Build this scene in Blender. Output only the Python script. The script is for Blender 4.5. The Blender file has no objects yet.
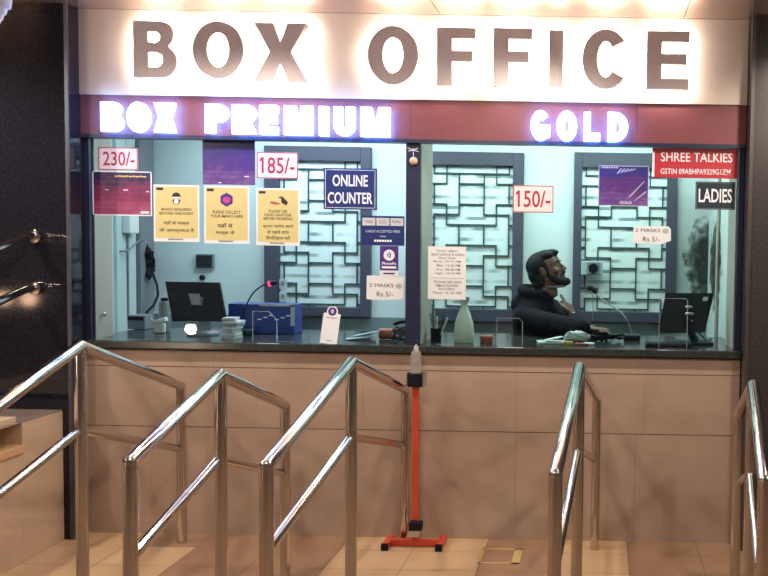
import bpy, bmesh, math, random
from mathutils import Vector, Matrix, Euler
random.seed(7)
S = bpy.context.scene
COL = S.collection
R = math.radians
PI = math.pi

# ------------------------------------------------------------------ camera
CAM = Vector((1.19, -4.75, 1.65)); FPX = 860.0; PX = 600.0; PY = 288.0
ROT = (Matrix.Rotation(R(90 - 2.78), 3, 'X') @ Matrix.Rotation(R(0.95), 3, 'Z'))
cd = bpy.data.cameras.new('camera'); cam = bpy.data.objects.new('camera', cd); COL.objects.link(cam)
cd.sensor_width = 36; cd.lens = FPX / 768 * 36; cd.shift_x = (384 - PX) / 768
cd.clip_start = .05; cd.clip_end = 100
cam.matrix_world = Matrix.Translation(CAM) @ ROT.to_4x4()
S.camera = cam

# ------------------------------------------------------------------ world, exposure, lights
S.view_settings.view_transform = 'Standard'; S.view_settings.look = 'None'
S.view_settings.gamma = 1; S.view_settings.use_curve_mapping = False
S.view_settings.exposure = 0.0
w = bpy.data.worlds.new('night'); S.world = w; w.use_nodes = True
w.node_tree.nodes['Background'].inputs[0].default_value = (.60, .53, .50, 1)
w.node_tree.nodes['Background'].inputs[1].default_value = .15


def light(kind, name, loc, energy, col, rad=.06, aim=None, **kw):
    l = bpy.data.lights.new(name, kind); l.energy = energy; l.color = col
    if kind != 'AREA': l.shadow_soft_size = rad
    for k, v in kw.items(): setattr(l, k, v)
    o = bpy.data.objects.new(name, l); COL.objects.link(o); o.location = loc
    if aim is not None:
        o.rotation_euler = (Vector(aim) - Vector(loc)).to_track_quat('-Z', 'Y').to_euler()
    return o


WARM = (1, .86, .73)
for x, e in ((-2.4, 110), (-.75, 68), (.75, 68), (2.3, 74)):          # downlights in the soffit
    light('SPOT', 'downlight', (x, -.85, 2.84), e, WARM, .05, (x * .95, -.75, 0), spot_size=R(150), spot_blend=.6)
for x, e in ((-2.9, 92), (.2, 68), (3.0, 78)):
    light('SPOT', 'downlight', (x, -2.9, 2.84), e, WARM, .07, (x * .9, -2.0, 0), spot_size=R(160), spot_blend=.5)
light('POINT', 'headlamp', (-4.46, -7.0, .41), 60, (1, .80, .58), .075)  # vehicle lamp in the street, mirrored in the glass
light('POINT', 'street_lamp', (-6.6, -7.2, .80), 9, (1, .62, .40), .09)
light('POINT', 'street_lamp', (-6.95, -7.2, .80), 9, (1, .62, .40), .09)
# fluorescent ceiling lights inside the two booths
COOL = (.82, 1.0, .95)
light('AREA', 'tube_light', (-.75, .95, 2.62), 38, (.80, .95, 1.0), shape='RECTANGLE', size=1.5, size_y=.5, aim=(-.75, 1.1, 0))
light('AREA', 'tube_light', (1.0, .95, 2.62), 34, COOL, shape='RECTANGLE', size=1.5, size_y=.5, aim=(1.0, 1.1, 0))


# ------------------------------------------------------------------ pixel helpers (measure a point on a depth plane)
def at(px, py, Y):
    d = ROT @ Vector(((px - PX) / FPX, -(py - PY) / FPX, -1.0))
    return CAM + d * ((Y - CAM.y) / d.y)


def on_z(px, py, Z=0.0):
    d = ROT @ Vector(((px - PX) / FPX, -(py - PY) / FPX, -1.0))
    return CAM + d * ((Z - CAM.z) / d.z)


def rect(x0, y0, x1, y1, Y):
    c = at((x0 + x1) / 2, (y0 + y1) / 2, Y); k = (Y - CAM.y) / FPX
    return c.x, c.z, (x1 - x0) * k, (y1 - y0) * k


# ------------------------------------------------------------------ materials
MATS = {}


def mat(name, col, rough=.5, metal=0.0, noise=None, bump=0.0, spec=.5, coat=0.0, emit=None, estr=0.0, trans=0.0, alpha=None):
    """noise=(scale, second colour, contrast lo, hi, stretch)"""
    if name in MATS: return MATS[name]
    m = bpy.data.materials.new(name); m.use_nodes = True; nt = m.node_tree; b = nt.nodes['Principled BSDF']
    b.inputs['Base Color'].default_value = (*col, 1); b.inputs['Roughness'].default_value = rough
    b.inputs['Metallic'].default_value = metal; b.inputs['Specular IOR Level'].default_value = spec
    b.inputs['Coat Weight'].default_value = coat; b.inputs['Coat Roughness'].default_value = .08
    b.inputs['Transmission Weight'].default_value = trans
    if emit:
        b.inputs['Emission Color'].default_value = (*emit, 1); b.inputs['Emission Strength'].default_value = estr
    if noise:
        sc, c2, lo, hi, st = noise
        tc = nt.nodes.new('ShaderNodeTexCoord'); mp = nt.nodes.new('ShaderNodeMapping'); mp.inputs['Scale'].default_value = st
        nz = nt.nodes.new('ShaderNodeTexNoise'); nz.inputs['Scale'].default_value = sc; nz.inputs['Detail'].default_value = 6
        rp = nt.nodes.new('ShaderNodeValToRGB'); rp.color_ramp.elements[0].position = lo; rp.color_ramp.elements[1].position = hi
        rp.color_ramp.elements[0].color = (*col, 1); rp.color_ramp.elements[1].color = (*c2, 1)
        nt.links.new(tc.outputs['Object'], mp.inputs[0]); nt.links.new(mp.outputs[0], nz.inputs['Vector'])
        nt.links.new(nz.outputs['Fac'], rp.inputs[0]); nt.links.new(rp.outputs[0], b.inputs['Base Color'])
        if bump:
            bp = nt.nodes.new('ShaderNodeBump'); bp.inputs['Strength'].default_value = bump; bp.inputs['Distance'].default_value = .004
            nt.links.new(nz.outputs['Fac'], bp.inputs['Height']); nt.links.new(bp.outputs[0], b.inputs['Normal'])
    MATS[name] = m; return m


def emission(name, col, st):
    if name in MATS: return MATS[name]
    m = bpy.data.materials.new(name); m.use_nodes = True; nt = m.node_tree; nt.nodes.clear()
    e = nt.nodes.new('ShaderNodeEmission'); o = nt.nodes.new('ShaderNodeOutputMaterial')
    e.inputs[0].default_value = (*col, 1); e.inputs[1].default_value = st; nt.links.new(e.outputs[0], o.inputs[0])
    MATS[name] = m; return m


def glass(name, tint, refl=1.0):
    m = bpy.data.materials.new(name); m.use_nodes = True; nt = m.node_tree; nt.nodes.clear()
    t = nt.nodes.new('ShaderNodeBsdfTransparent'); g = nt.nodes.new('ShaderNodeBsdfGlossy'); f = nt.nodes.new('ShaderNodeFresnel')
    x = nt.nodes.new('ShaderNodeMixShader'); o = nt.nodes.new('ShaderNodeOutputMaterial')
    t.inputs[0].default_value = (*tint, 1); g.inputs['Roughness'].default_value = .0; f.inputs['IOR'].default_value = 1.27
    nt.links.new(f.outputs[0], x.inputs[0]); nt.links.new(t.outputs[0], x.inputs[1]); nt.links.new(g.outputs[0], x.inputs[2])
    nt.links.new(x.outputs[0], o.inputs[0]); MATS[name] = m; return m


stone = mat('wall_stone', (.37, .257, .195), .30, noise=(2.6, (.50, .37, .29), .25, .75, (1, 1, 1)), spec=.4)
plinth_stone = mat('plinth_stone', (.52, .37, .23), .4, noise=(2.6, (.60, .44, .29), .3, .7, (1, 1, 1)))
grout = mat('grout', (.13, .085, .06), .9)
tile_dark = mat('floor_tile_brown', (.30, .175, .098), .22, noise=(3, (.36, .22, .13), .3, .7, (1, 1, 1)))
tile_light = mat('floor_tile_ochre', (.54, .355, .185), .22, noise=(3, (.60, .41, .23), .3, .7, (1, 1, 1)))
granite = mat('granite_dark', (.009, .009, .015), .06, noise=(110, (.017, .016, .022), .42, .66, (1, 1, 1)), spec=.45)
granite2 = mat('granite_speckled', (.028, .026, .028), .26, noise=(150, (.090, .080, .074), .40, .70, (1, 1, 1)))
counter_m = mat('counter_granite', (.030, .034, .033), .17, noise=(50, (.048, .054, .052), .4, .7, (1, 1, 1)))
panel_m = mat('sign_panel_cream', (.62, .52, .45), .45, noise=(1.5, (.66, .56, .49), .3, .7, (1, 1, 1)))
maroon = mat('fascia_maroon', (.175, .055, .064), .42, noise=(2.0, (.21, .068, .074), .3, .7, (1, 1, 1)), spec=.3)
soffit_m = mat('soffit_metal', (.62, .50, .43), .20, metal=.75)
steel = mat('stainless_steel', (.70, .66, .62), .12, metal=1.0, noise=(40, (.62, .58, .54), .3, .7, (1, 1, .05)))
steel_dull = mat('steel_dull', (.55, .53, .5), .35, metal=.9)
letter_face = mat('letter_steel', (.74, .66, .66), .5, metal=.2)
letter_rim = mat('letter_rim', (.72, .68, .66), .3, metal=.6)
navy = mat('frame_navy', (.018, .022, .055), .35)
cream = mat('jamb_cream', (.50, .42, .36), .55, noise=(4, (.43, .36, .31), .35, .7, (1, 1, .2)))
teal = mat('interior_teal_wall', (.58, .66, .66), .6, noise=(1.6, (.62, .70, .70), .3, .7, (1, 1, 1)))
teal_board = mat('teal_board', (.56, .66, .65), .5, noise=(5, (.48, .58, .57), .4, .7, (1, 1, .1)))
grey_board = mat('grey_board', (.20, .21, .24), .6)
lowwall = mat('grey_teal_low_wall', (.17, .23, .24), .6)
winframe = mat('window_frame_slate', (.060, .060, .092), .5)
grille_m = mat('grille_dark_teal', (.030, .072, .078), .45)
white_p = mat('white_paper', (.75, .78, .79), .6)
pink_p = mat('pale_pink_card', (.80, .66, .70), .5)
red_ink = mat('red_ink', (.40, .022, .045), .5)
yellow_p = mat('yellow_poster', (.66, .56, .24), .5)
black_ink = mat('black_ink', (.02, .018, .02), .6)
grey_ink = mat('grey_ink', (.20, .20, .21), .6)
navy_sign = mat('navy_sign', (.018, .034, .145), .35)
dark_sign = mat('dark_green_sign', (.018, .034, .048), .35)
white_ink = mat('white_ink', (.82, .84, .88), .5)
red_sign = mat('red_sign', (.46, .030, .045), .4)
purple_ink = mat('purple_ink', (.075, .028, .20), .4)
pink_ink = mat('pink_ink', (.55, .06, .26), .4)
hand_ink = mat('hand_ink', (.42, .10, .07), .5)
black_pl = mat('black_plastic', (.008, .009, .016), .5, spec=.2)
dark_pl = mat('dark_teal_plastic', (.012, .022, .028), .5, spec=.2)
grey_pl = mat('grey_plastic', (.22, .23, .24), .45)
white_pl = mat('white_plastic', (.72, .74, .70), .4)
milky = mat('milky_plastic', (.70, .74, .66), .35)
blue_pl = mat('blue_plastic', (.025, .055, .26), .4)
redpaint = mat('red_orange_paint', (.62, .075, .032), .35)
clear_pl = mat('clear_bottle', (.78, .74, .70), .12, trans=.75)
yellow_tape = mat('yellow_tape', (.50, .38, .15), .5)
skin = mat('skin', (.135, .064, .046), .5)
hair_m = mat('black_hair', (.006, .006, .008), .65, spec=.2, noise=(120, (.014, .014, .017), .3, .7, (1, 1, .2)), bump=.3)
jacket_m = mat('navy_jacket', (.007, .007, .012), .9, spec=.15, noise=(18, (.012, .010, .017), .35, .7, (1, 1, 1)), bump=.2)
trouser_m = mat('dark_trousers', (.012, .012, .016), .8)
maskgrey = mat('grey_mask_cloth', (.14, .15, .18), .8)
brick_red = mat('terracotta', (.40, .095, .06), .5)
orange_m = mat('orange_print', (.62, .20, .05), .5)
peach_m = mat('peach_ball', (.70, .42, .26), .4)
led_red = emission('red_led', (1, .04, .15), 3.0)
backlight = emission('backlight_warm_white', (1, .88, .76), 80)
led_m = emission('led_cool_white', (.15, .37, 1.0), 25)
glass_l = glass('pane_glass_left', (.87, .93, .96)); glass_r = glass('pane_glass_right', (.86, .94, .93))


def louvre_material():
    m = bpy.data.materials.new('frosted_louvre_pane'); m.use_nodes = True; nt = m.node_tree; b = nt.nodes['Principled BSDF']
    b.inputs['Roughness'].default_value = .35
    tc = nt.nodes.new('ShaderNodeTexCoord'); sp = nt.nodes.new('ShaderNodeSeparateXYZ'); nt.links.new(tc.outputs['Object'], sp.inputs[0])
    mu = nt.nodes.new('ShaderNodeMath'); mu.operation = 'MULTIPLY'; mu.inputs[1].default_value = 1 / .077; nt.links.new(sp.outputs['Z'], mu.inputs[0])
    fr = nt.nodes.new('ShaderNodeMath'); fr.operation = 'FRACT'; nt.links.new(mu.outputs[0], fr.inputs[0])
    gap = nt.nodes.new('ShaderNodeMath'); gap.operation = 'GREATER_THAN'; gap.inputs[1].default_value = .68; nt.links.new(fr.outputs[0], gap.inputs[0])
    fo = nt.nodes.new('ShaderNodeMath'); fo.operation = 'FLOOR'; nt.links.new(mu.outputs[0], fo.inputs[0])
    m7 = nt.nodes.new('ShaderNodeMath'); m7.operation = 'MULTIPLY'; m7.inputs[1].default_value = 7.37; nt.links.new(fo.outputs[0], m7.inputs[0])
    m6 = nt.nodes.new('ShaderNodeMath'); m6.operation = 'MULTIPLY'; m6.inputs[1].default_value = 5.0; nt.links.new(sp.outputs['X'], m6.inputs[0])
    cb = nt.nodes.new('ShaderNodeCombineXYZ'); nt.links.new(m6.outputs[0], cb.inputs[0]); nt.links.new(m7.outputs[0], cb.inputs[1])
    nz = nt.nodes.new('ShaderNodeTexNoise'); nz.inputs['Scale'].default_value = 1.0; nz.inputs['Detail'].default_value = 1; nt.links.new(cb.outputs[0], nz.inputs['Vector'])
    rp = nt.nodes.new('ShaderNodeValToRGB'); rp.color_ramp.elements[0].position = .45; rp.color_ramp.elements[1].position = .58
    nt.links.new(nz.outputs['Fac'], rp.inputs[0])
    mm = nt.nodes.new('ShaderNodeMath'); mm.operation = 'MULTIPLY'; nt.links.new(gap.outputs[0], mm.inputs[0]); nt.links.new(rp.outputs[0], mm.inputs[1])
    mx = nt.nodes.new('ShaderNodeMix'); mx.data_type = 'RGBA'
    mx.inputs[6].default_value = (.74, .82, .81, 1); mx.inputs[7].default_value = (.26, .33, .34, 1)
    nt.links.new(mm.outputs[0], mx.inputs[0]); nt.links.new(mx.outputs[2], b.inputs['Base Color'])
    return m


pane_m = louvre_material()


def seats_material(name, dark, seat, streak):
    """rows of cinema seats printed on a poster"""
    m = bpy.data.materials.new(name); m.use_nodes = True; nt = m.node_tree; b = nt.nodes['Principled BSDF']
    b.inputs['Roughness'].default_value = .3
    tc = nt.nodes.new('ShaderNodeTexCoord'); sp = nt.nodes.new('ShaderNodeSeparateXYZ'); nt.links.new(tc.outputs['Object'], sp.inputs[0])
    nz = nt.nodes.new('ShaderNodeTexNoise'); nz.inputs['Scale'].default_value = 16; nz.inputs['Detail'].default_value = 3
    wv = nt.nodes.new('ShaderNodeTexWave'); wv.bands_direction = 'Z'; wv.inputs['Scale'].default_value = 11; wv.inputs['Distortion'].default_value = 3; wv.inputs['Detail Scale'].default_value = 3
    nt.links.new(tc.outputs['Object'], nz.inputs['Vector']); nt.links.new(tc.outputs['Object'], wv.inputs['Vector'])
    mr = nt.nodes.new('ShaderNodeMapRange'); mr.inputs[1].default_value = .24; mr.inputs[2].default_value = .05; nt.links.new(sp.outputs['Z'], mr.inputs[0])
    ad = nt.nodes.new('ShaderNodeMath'); ad.operation = 'MULTIPLY_ADD'; ad.inputs[1].default_value = .8; ad.inputs[2].default_value = -.22; nt.links.new(nz.outputs['Fac'], ad.inputs[0])
    a2 = nt.nodes.new('ShaderNodeMath'); a2.operation = 'MULTIPLY_ADD'; a2.inputs[1].default_value = .10; nt.links.new(wv.outputs['Fac'], a2.inputs[0]); nt.links.new(ad.outputs[0], a2.inputs[2])
    a3 = nt.nodes.new('ShaderNodeMath'); a3.operation = 'MULTIPLY_ADD'; a3.inputs[1].default_value = .62; nt.links.new(mr.outputs[0], a3.inputs[0]); nt.links.new(a2.outputs[0], a3.inputs[2])
    rp = nt.nodes.new('ShaderNodeValToRGB'); e = rp.color_ramp.elements
    e[0].position = .30; e[0].color = (*dark, 1); e[1].position = 1.0; e[1].color = (*streak, 1); q = e.new(.68); q.color = (*seat, 1)
    nt.links.new(a3.outputs[0], rp.inputs[0]); nt.links.new(rp.outputs[0], b.inputs['Base Color'])
    return m


# ------------------------------------------------------------------ mesh helpers
def props(o, label=None, cat=None, group=None, kind=None):
    if label: o['label'] = label
    if cat: o['category'] = cat
    if group: o['group'] = group
    if kind: o['kind'] = kind
    return o


def thing(name, loc, label, cat, group=None, rot=(0, 0, 0)):
    o = bpy.data.objects.new(name, None); COL.objects.link(o); o.empty_display_size = .05
    o.location = loc; o.rotation_euler = rot
    return props(o, label, cat, group)


class MB:
    def __init__(s): s.bm = bmesh.new()

    def box(s, c, d, rot=None, bev=0.0):
        r = bmesh.ops.create_cube(s.bm, size=1); vs = r['verts']
        M = Matrix.Translation(c) @ (rot.to_4x4() if rot else Matrix()) @ Matrix.Diagonal((*d, 1))
        bmesh.ops.transform(s.bm, matrix=M, verts=vs)
        if bev:
            es = list({e for v in vs for e in v.link_edges})
            bmesh.ops.bevel(s.bm, geom=es, offset=bev, segments=2, affect='EDGES', profile=.5)
        return s

    def slab(s, x0, x1, y0, y1, z0, z1, bev=0.0):
        return s.box(((x0 + x1) / 2, (y0 + y1) / 2, (z0 + z1) / 2), (abs(x1 - x0), abs(y1 - y0), abs(z1 - z0)), None, bev)

    def rings(s, rings, closed_ends=True):
        rr = [[s.bm.verts.new(p) for p in r] for r in rings]
        n = len(rr[0])
        for a, b in zip(rr, rr[1:]):
            for i in range(n): s.bm.faces.new((a[i], a[(i + 1) % n], b[(i + 1) % n], b[i]))
        if closed_ends:
            s.bm.faces.new(rr[0][::-1]); s.bm.faces.new(rr[-1])
        return s

    def path(s, pts, rad, seg=14):
        pts = [Vector(p) for p in pts]; n = len(pts)
        rs = rad if isinstance(rad, (list, tuple)) else [rad] * n
        out = []; up = None
        for i, p in enumerate(pts):
            t = (pts[min(i + 1, n - 1)] - pts[max(i - 1, 0)])
            t = t.normalized() if t.length > 1e-9 else Vector((0, 0, 1))
            if up is None:
                a = Vector((0, 0, 1)) if abs(t.z) < .9 else Vector((1, 0, 0)); u = t.cross(a).normalized()
            else:
                u = (up - t * up.dot(t)).normalized()
            up = u; v = t.cross(u); k = 1.0
            if 0 < i < n - 1:
                a1 = (pts[i] - pts[i - 1]).normalized(); c = max(.5, a1.dot(t)); k = 1 / c
            # keep mitred pipes round: widen only in the bend plane
            ring = []
            bend = None
            if k > 1.001:
                bend = ((pts[i + 1] - pts[i]).normalized() - (pts[i] - pts[i - 1]).normalized())
                bend = (bend - t * bend.dot(t)); bend = bend.normalized() if bend.length > 1e-9 else None
            for j in range(seg):
                q = u * math.cos(2 * PI * j / seg) + v * math.sin(2 * PI * j / seg)
                if bend: q = q + bend * (q.dot(bend)) * (k - 1)
                ring.append(p + q * rs[i])
            out.append(ring)
        return s.rings(out)

    def tube(s, a, b, r, r2=None, seg=16):
        return s.path([a, b], [r, r if r2 is None else r2], seg)

    def ball(s, c, r, sc=(1, 1, 1), u=20, v=12):
        q = bmesh.ops.create_uvsphere(s.bm, u_segments=u, v_segments=v, radius=1)
        bmesh.ops.transform(s.bm, matrix=Matrix.Translation(c) @ Matrix.Diagonal((r * sc[0], r * sc[1], r * sc[2], 1)), verts=q['verts'])
        return s

    def lathe(s, prof, c=(0, 0, 0), seg=24):
        return s.rings([[Vector((c[0] + r * math.cos(2 * PI * j / seg), c[1] + r * math.sin(2 * PI * j / seg), c[2] + z)) for j in range(seg)] for r, z in prof])

    def prism(s, poly, y0, y1):
        """polygon in (x, z) extruded along y"""
        return s.rings([[Vector((x, y0, z)) for x, z in poly], [Vector((x, y1, z)) for x, z in poly]])

    def build(s, name, m, parent=None, world=True, smooth=False, loc=None, mats=None):
        me = bpy.data.meshes.new(name)
        off = Vector((0, 0, 0))
        if parent is not None and world:
            q = parent
            while q is not None: off += q.location; q = q.parent
        if loc is not None: off = Vector(loc)
        if off.length: bmesh.ops.translate(s.bm, verts=s.bm.verts, vec=-off)
        bmesh.ops.recalc_face_normals(s.bm, faces=s.bm.faces)
        s.bm.to_mesh(me); s.bm.free()
        for k in ([m] if mats is None else mats): me.materials.append(k)
        if smooth:
            for p in me.polygons: p.use_smooth = True
            try: me.set_sharp_from_angle(angle=R(40))
            except Exception: pass
        o = bpy.data.objects.new(name, me); COL.objects.link(o)
        if loc is not None: o.location = loc
        if parent is not None: o.parent = parent
        return o


def struct(name, mb, m, smooth=False, loc=None):
    o = mb.build(name, m, None, loc=loc, smooth=smooth); o['kind'] = 'structure'; return o


def curve_mesh(splines, depth, bevel=0.0):
    """closed 2D outlines (holes allowed) in the x-z plane, thickness along y, as a mesh"""
    cu = bpy.data.curves.new('outline', 'CURVE'); cu.dimensions = '2D'; cu.fill_mode = 'BOTH'; cu.extrude = depth / 2
    cu.bevel_depth = bevel; cu.bevel_resolution = 2
    for pts in splines:
        sp = cu.splines.new('POLY'); sp.points.add(len(pts) - 1); sp.use_cyclic_u = True
        for p, (x, z) in zip(sp.points, pts): p.co = (x, z, 0, 1)
    return finish_curve(cu)


def finish_curve(cu):
    ob = bpy.data.objects.new('tmp', cu); COL.objects.link(ob)
    dg = bpy.context.evaluated_depsgraph_get(); dg.update()
    me = bpy.data.meshes.new_from_object(ob.evaluated_get(dg))
    bpy.data.objects.remove(ob); bpy.data.curves.remove(cu)
    me.transform(Matrix.Rotation(PI / 2, 4, 'X')); me.materials.clear()
    return me


def add_text(bm, s, x, z, y, wid, hei, bold=0.0, align='C', depth=.0006):
    """lettering fitted to a box wid x hei centred (or left-aligned) on x, z, lying just in front of y"""
    cu = bpy.data.curves.new('t', 'FONT'); cu.body = s; cu.size = 1; cu.extrude = 0; cu.offset = bold; cu.resolution_u = 3
    me = finish_curve(cu)
    if not me.vertices: return
    xs = [v.co.x for v in me.vertices]; zs = [v.co.z for v in me.vertices]
    w0 = max(xs) - min(xs); h0 = max(zs) - min(zs)
    sx = wid / w0 if wid else hei / h0; sz = hei / h0
    ox = x - wid / 2 if align == 'C' else x
    for v in me.vertices: v.co = ((v.co.x - min(xs)) * sx + ox, y + v.co.y, (v.co.z - min(zs)) * sz + z - hei / 2)
    bm.from_mesh(me); bpy.data.meshes.remove(me)


def mesh_obj(name, me, m, parent=None, loc=(0, 0, 0), smooth=False):
    me.name = name; me.materials.append(m)
    o = bpy.data.objects.new(name, me); COL.objects.link(o); o.location = loc
    if parent is not None: o.parent = parent
    if smooth:
        for p in me.polygons: p.use_smooth = True
        me.set_sharp_from_angle(angle=R(40))
    return o


# ------------------------------------------------------------------ letter outlines (unit height)
def arc(cx, cy, rx, ry, a0, a1, n=14):
    return [(cx + rx * math.cos(R(a0 + (a1 - a0) * i / n)), cy + ry * math.sin(R(a0 + (a1 - a0) * i / n))) for i in range(n + 1)]


def glyph(c, w, t, h):
    """w width, t stem, h bar thickness; height 1"""
    if c == 'I': return [[(0, 0), (w, 0), (w, 1), (0, 1)]]
    if c == 'L': return [[(0, 0), (w, 0), (w, h), (t, h), (t, 1), (0, 1)]]
    if c == 'F': return [[(0, 0), (t, 0), (t, .42), (w * .92, .42), (w * .92, .42 + h), (t, .42 + h), (t, 1 - h), (w, 1 - h), (w, 1), (0, 1)]]
    if c == 'E':
        m = .5 - h / 2 + .02
        return [[(0, 0), (w, 0), (w, h), (t, h), (t, m), (w * .94, m), (w * .94, m + h), (t, m + h), (t, 1 - h), (w, 1 - h), (w, 1), (0, 1)]]
    if c == 'X':
        k = t * 1.22; m = w / 2
        return [[(0, 0), (k, 0), (m, .5 - .5 * (k / (w)) * 1.0), (w - k, 0), (w, 0), (m + k * .56, .51), (w * .985, 1), (w * .985 - k, 1), (m, .5 + .5 * (k / w)), (k + w * .015, 1), (w * .015, 1), (m - k * .56, .51)]]
    if c == 'O': return [arc(w / 2, .5, w / 2, .515, 0, 360, 40)[:-1], arc(w / 2, .5, w / 2 - t, .515 - h, 0, 360, 40)[:-1]]
    if c == 'B':
        r1 = .25; m = .53
        out = [(0, 0)] + arc(w - .285, .285, .285, .285, -90, 60) + arc(w - .06 - .24, .76, .24, .24, -50, 90) + [(0, 1)]
        a = (m - h * .45 - h) / 2; b = (1 - h - (m + h * .5)) / 2
        lo = [(t, h), (w - t * .95 - a, h)] + arc(w - t * .95 - a, h + a, a, a, -90, 90, 10) + [(t, h + 2 * a)]
        hi = [(t, m + h * .5)] + arc(w - .05 - t * .95 - b, m + h * .5 + b, b, b, -90, 90, 10) + [(t, 1 - h)]
        return [out, lo, hi]
    if c == 'D':
        return [[(0, 0)] + arc(w - .46, .5, .46, .5, -90, 90, 20) + [(0, 1)], [(t, h)] + arc(max(t, w - .46), .5, w - t - max(t, w - .46), .5 - h, -90, 90, 16) + [(t, 1 - h)]]
    if c in 'PR':
        y0 = .40; r = (1 - y0) / 2; b = r - h
        out = [(0, 0), (t, 0), (t, y0)]
        if c == 'R': out += [(w * .42, y0), (w - t * 1.12, 0), (w * 1.02, 0), (w * .76, y0 + .04)]
        out += arc(w - r, 1 - r, r, r, -90 if c == 'P' else -60, 90) + [(0, 1)]
        hole = [(t, y0 + h)] + arc(max(t, w - t * .95 - b), 1 - r, min(b, w - t * 1.95), b, -90, 90, 10) + [(t, 1 - h)]
        return [out, hole]
    if c == 'U':
        r = w / 2; ri = r - t
        return [[(0, 1)] + arc(r, r, r, r, 180, 360) + [(w, 1), (w - t, 1)] + arc(r, r, ri, max(.02, r - h), 360, 180) + [(t, 1)]]
    if c == 'M':
        return [[(0, 0), (t, 0), (t, .55), (w / 2 - t * .34, 0), (w / 2 + t * .34, 0), (w - t, .55), (w - t, 0), (w, 0), (w, 1), (w - t * 1.1, 1), (w / 2, .42), (t * 1.1, 1), (0, 1)]]
    if c == 'C':
        o = arc(w / 2, .5, w / 2, .515, 38, 322, 36); i = arc(w / 2, .5, w / 2 - t, .515 - h, 318, 42, 36)
        return [o + i]
    if c == 'G':
        o = arc(w / 2, .5, w / 2, .515, 40, 300, 32)
        i = arc(w / 2, .5, w / 2 - t, .515 - h, 300, 44, 32)
        return [o + [(w, .12), (w, .52), (w * .52, .52), (w * .52, .52 - h * .8), (w - t, .52 - h * .8), (w - t, .24)] + i]


# ================================================================== STRUCTURE
XL, XR = -1.67, 1.975            # edges of the counter front
ZC = 1.085                       # counter top
ZF0 = at(410, 143, 0).z          # underside of maroon fascia
ZP0 = at(410, 100, 0).z          # underside of cream board
ZP1 = at(410, 15, 0).z           # soffit
SCL = 4.75 / FPX

# floor: rectangular tiles .385 x .275
fl = bmesh.new()
tw, td = .386, .27
LIGHT = {(-1, 0), (0, 0), (-1, 1), (0, 1), (2, 0), (2, 1), (-5, 1), (-5, 0), (-1, 2), (0, 2), (-4, 2), (-5, 2), (2, 2), (-4, 1)}


def quad(bm, x0, x1, y0, y1, z, mi):
    f = bm.faces.new([bm.verts.new(p) for p in ((x0, y0, z), (x1, y0, z), (x1, y1, z), (x0, y1, z))]); f.material_index = mi


quad(fl, -7, 7, -9, 0.2, -.004, 2)
for i in range(-18, 18):
    for j in range(0, 33):
        x0 = -.18 + tw * (i + 1); y1 = 0.06 - td * j
        quad(fl, x0, x0 + tw - .003, y1 - td + .003, y1, 0, 1 if (i, j) in LIGHT else 0)
for x0, x1, y0, y1 in ((-3, 3, .2, 2.2),): quad(fl, x0, x1, y0, y1, 0, 0)
me = bpy.data.meshes.new('floor'); fl.to_mesh(me); fl.free()
for m in (tile_dark, tile_light, grout): me.materials.append(m)
o = bpy.data.objects.new('floor', me); COL.objects.link(o); o['kind'] = 'structure'

# counter front wall of stone slabs
b = MB()
zs = [0.0, at(384, 430, 0).z, at(384, 370, 0).z, ZC - .05]
for k in range(3):
    xs = [XL, -1.30, -.55, .18, .735, 1.40, XR] if k == 0 else [XL, -.95, -.12, .735, 1.45, XR]
    for x0, x1 in zip(xs, xs[1:]):
        gx = .0006
        b.slab(x0 + gx, x1 - gx, 0, .03, zs[k] + (.002 if k else 0), zs[k + 1] - .0025)
struct('wall_front', b, stone)
b = MB().slab(XL, XR, .003, .15, 0, ZC - .05); struct('wall_front_core', b, grout)
props(bpy.data.objects['wall_front_core'], kind='structure')

# booth shell behind the glass
YB = 1.6
b = MB().slab(-2.3, 2.2, YB, YB + .1, at(600, 321, YB).z, 2.8); struct('wall_back', b, teal)
b = MB().slab(-2.3, 2.2, YB, YB + .1, 0, at(600, 321, YB).z); struct('wall_back_lower', b, lowwall)
b = MB().slab(-2.24, -2.14, .15, YB, 0, 2.8); struct('wall_left', b, teal)
b = MB().slab(1.985, 2.085, .15, YB, 0, 2.8); struct('wall_right', b, teal)
b = MB().slab(-2.3, 2.2, .1, YB + .1, 2.72, 2.8); struct('ceiling_booth', b, white_p)
b = MB().slab(-2.24, XL - .02, .06, .15, 0, 2.8).slab(XR - .005, 2.085, .06, .15, 0, 2.8); struct('wall_front_return', b, teal)

# soffit above the sign, with panel joints
b = MB()
js = [-7, -3.2, -1.05, .30, 1.62, 3.2, 7]
for x0, x1 in zip(js, js[1:]): b.slab(x0 + .002, x1 - .002, -5.2, .05, ZP1, ZP1 + .03)
struct('ceiling', b, soffit_m)
b = MB().slab(-7, 7, -5.2, .1, ZP1 + .03, ZP1 + .08); struct('ceiling_core', b, grout)

# granite pillars either side
b = MB().slab(-4.5, XL + .005, -.12, .06, 0, ZP1); o = struct('wall_pillar_left', b, granite)
b = MB().slab(XR + .005, 4.5, -.12, .06, 0, ZP1); o = struct('wall_pillar_right', b, granite2)
b = MB().slab(XL - .010, XL + .007, -.126, -.114, 0, ZP1); struct('trim_1', b, mat('pillar_edge_trim', (.10, .10, .13), .3, metal=.5))
b = MB().slab(XR + .003, XR + .022, -.126, -.114, 0, ZP1); struct('trim_2', b, mat('pillar_edge_trim_warm', (.10, .08, .07), .35, metal=.4))

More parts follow.
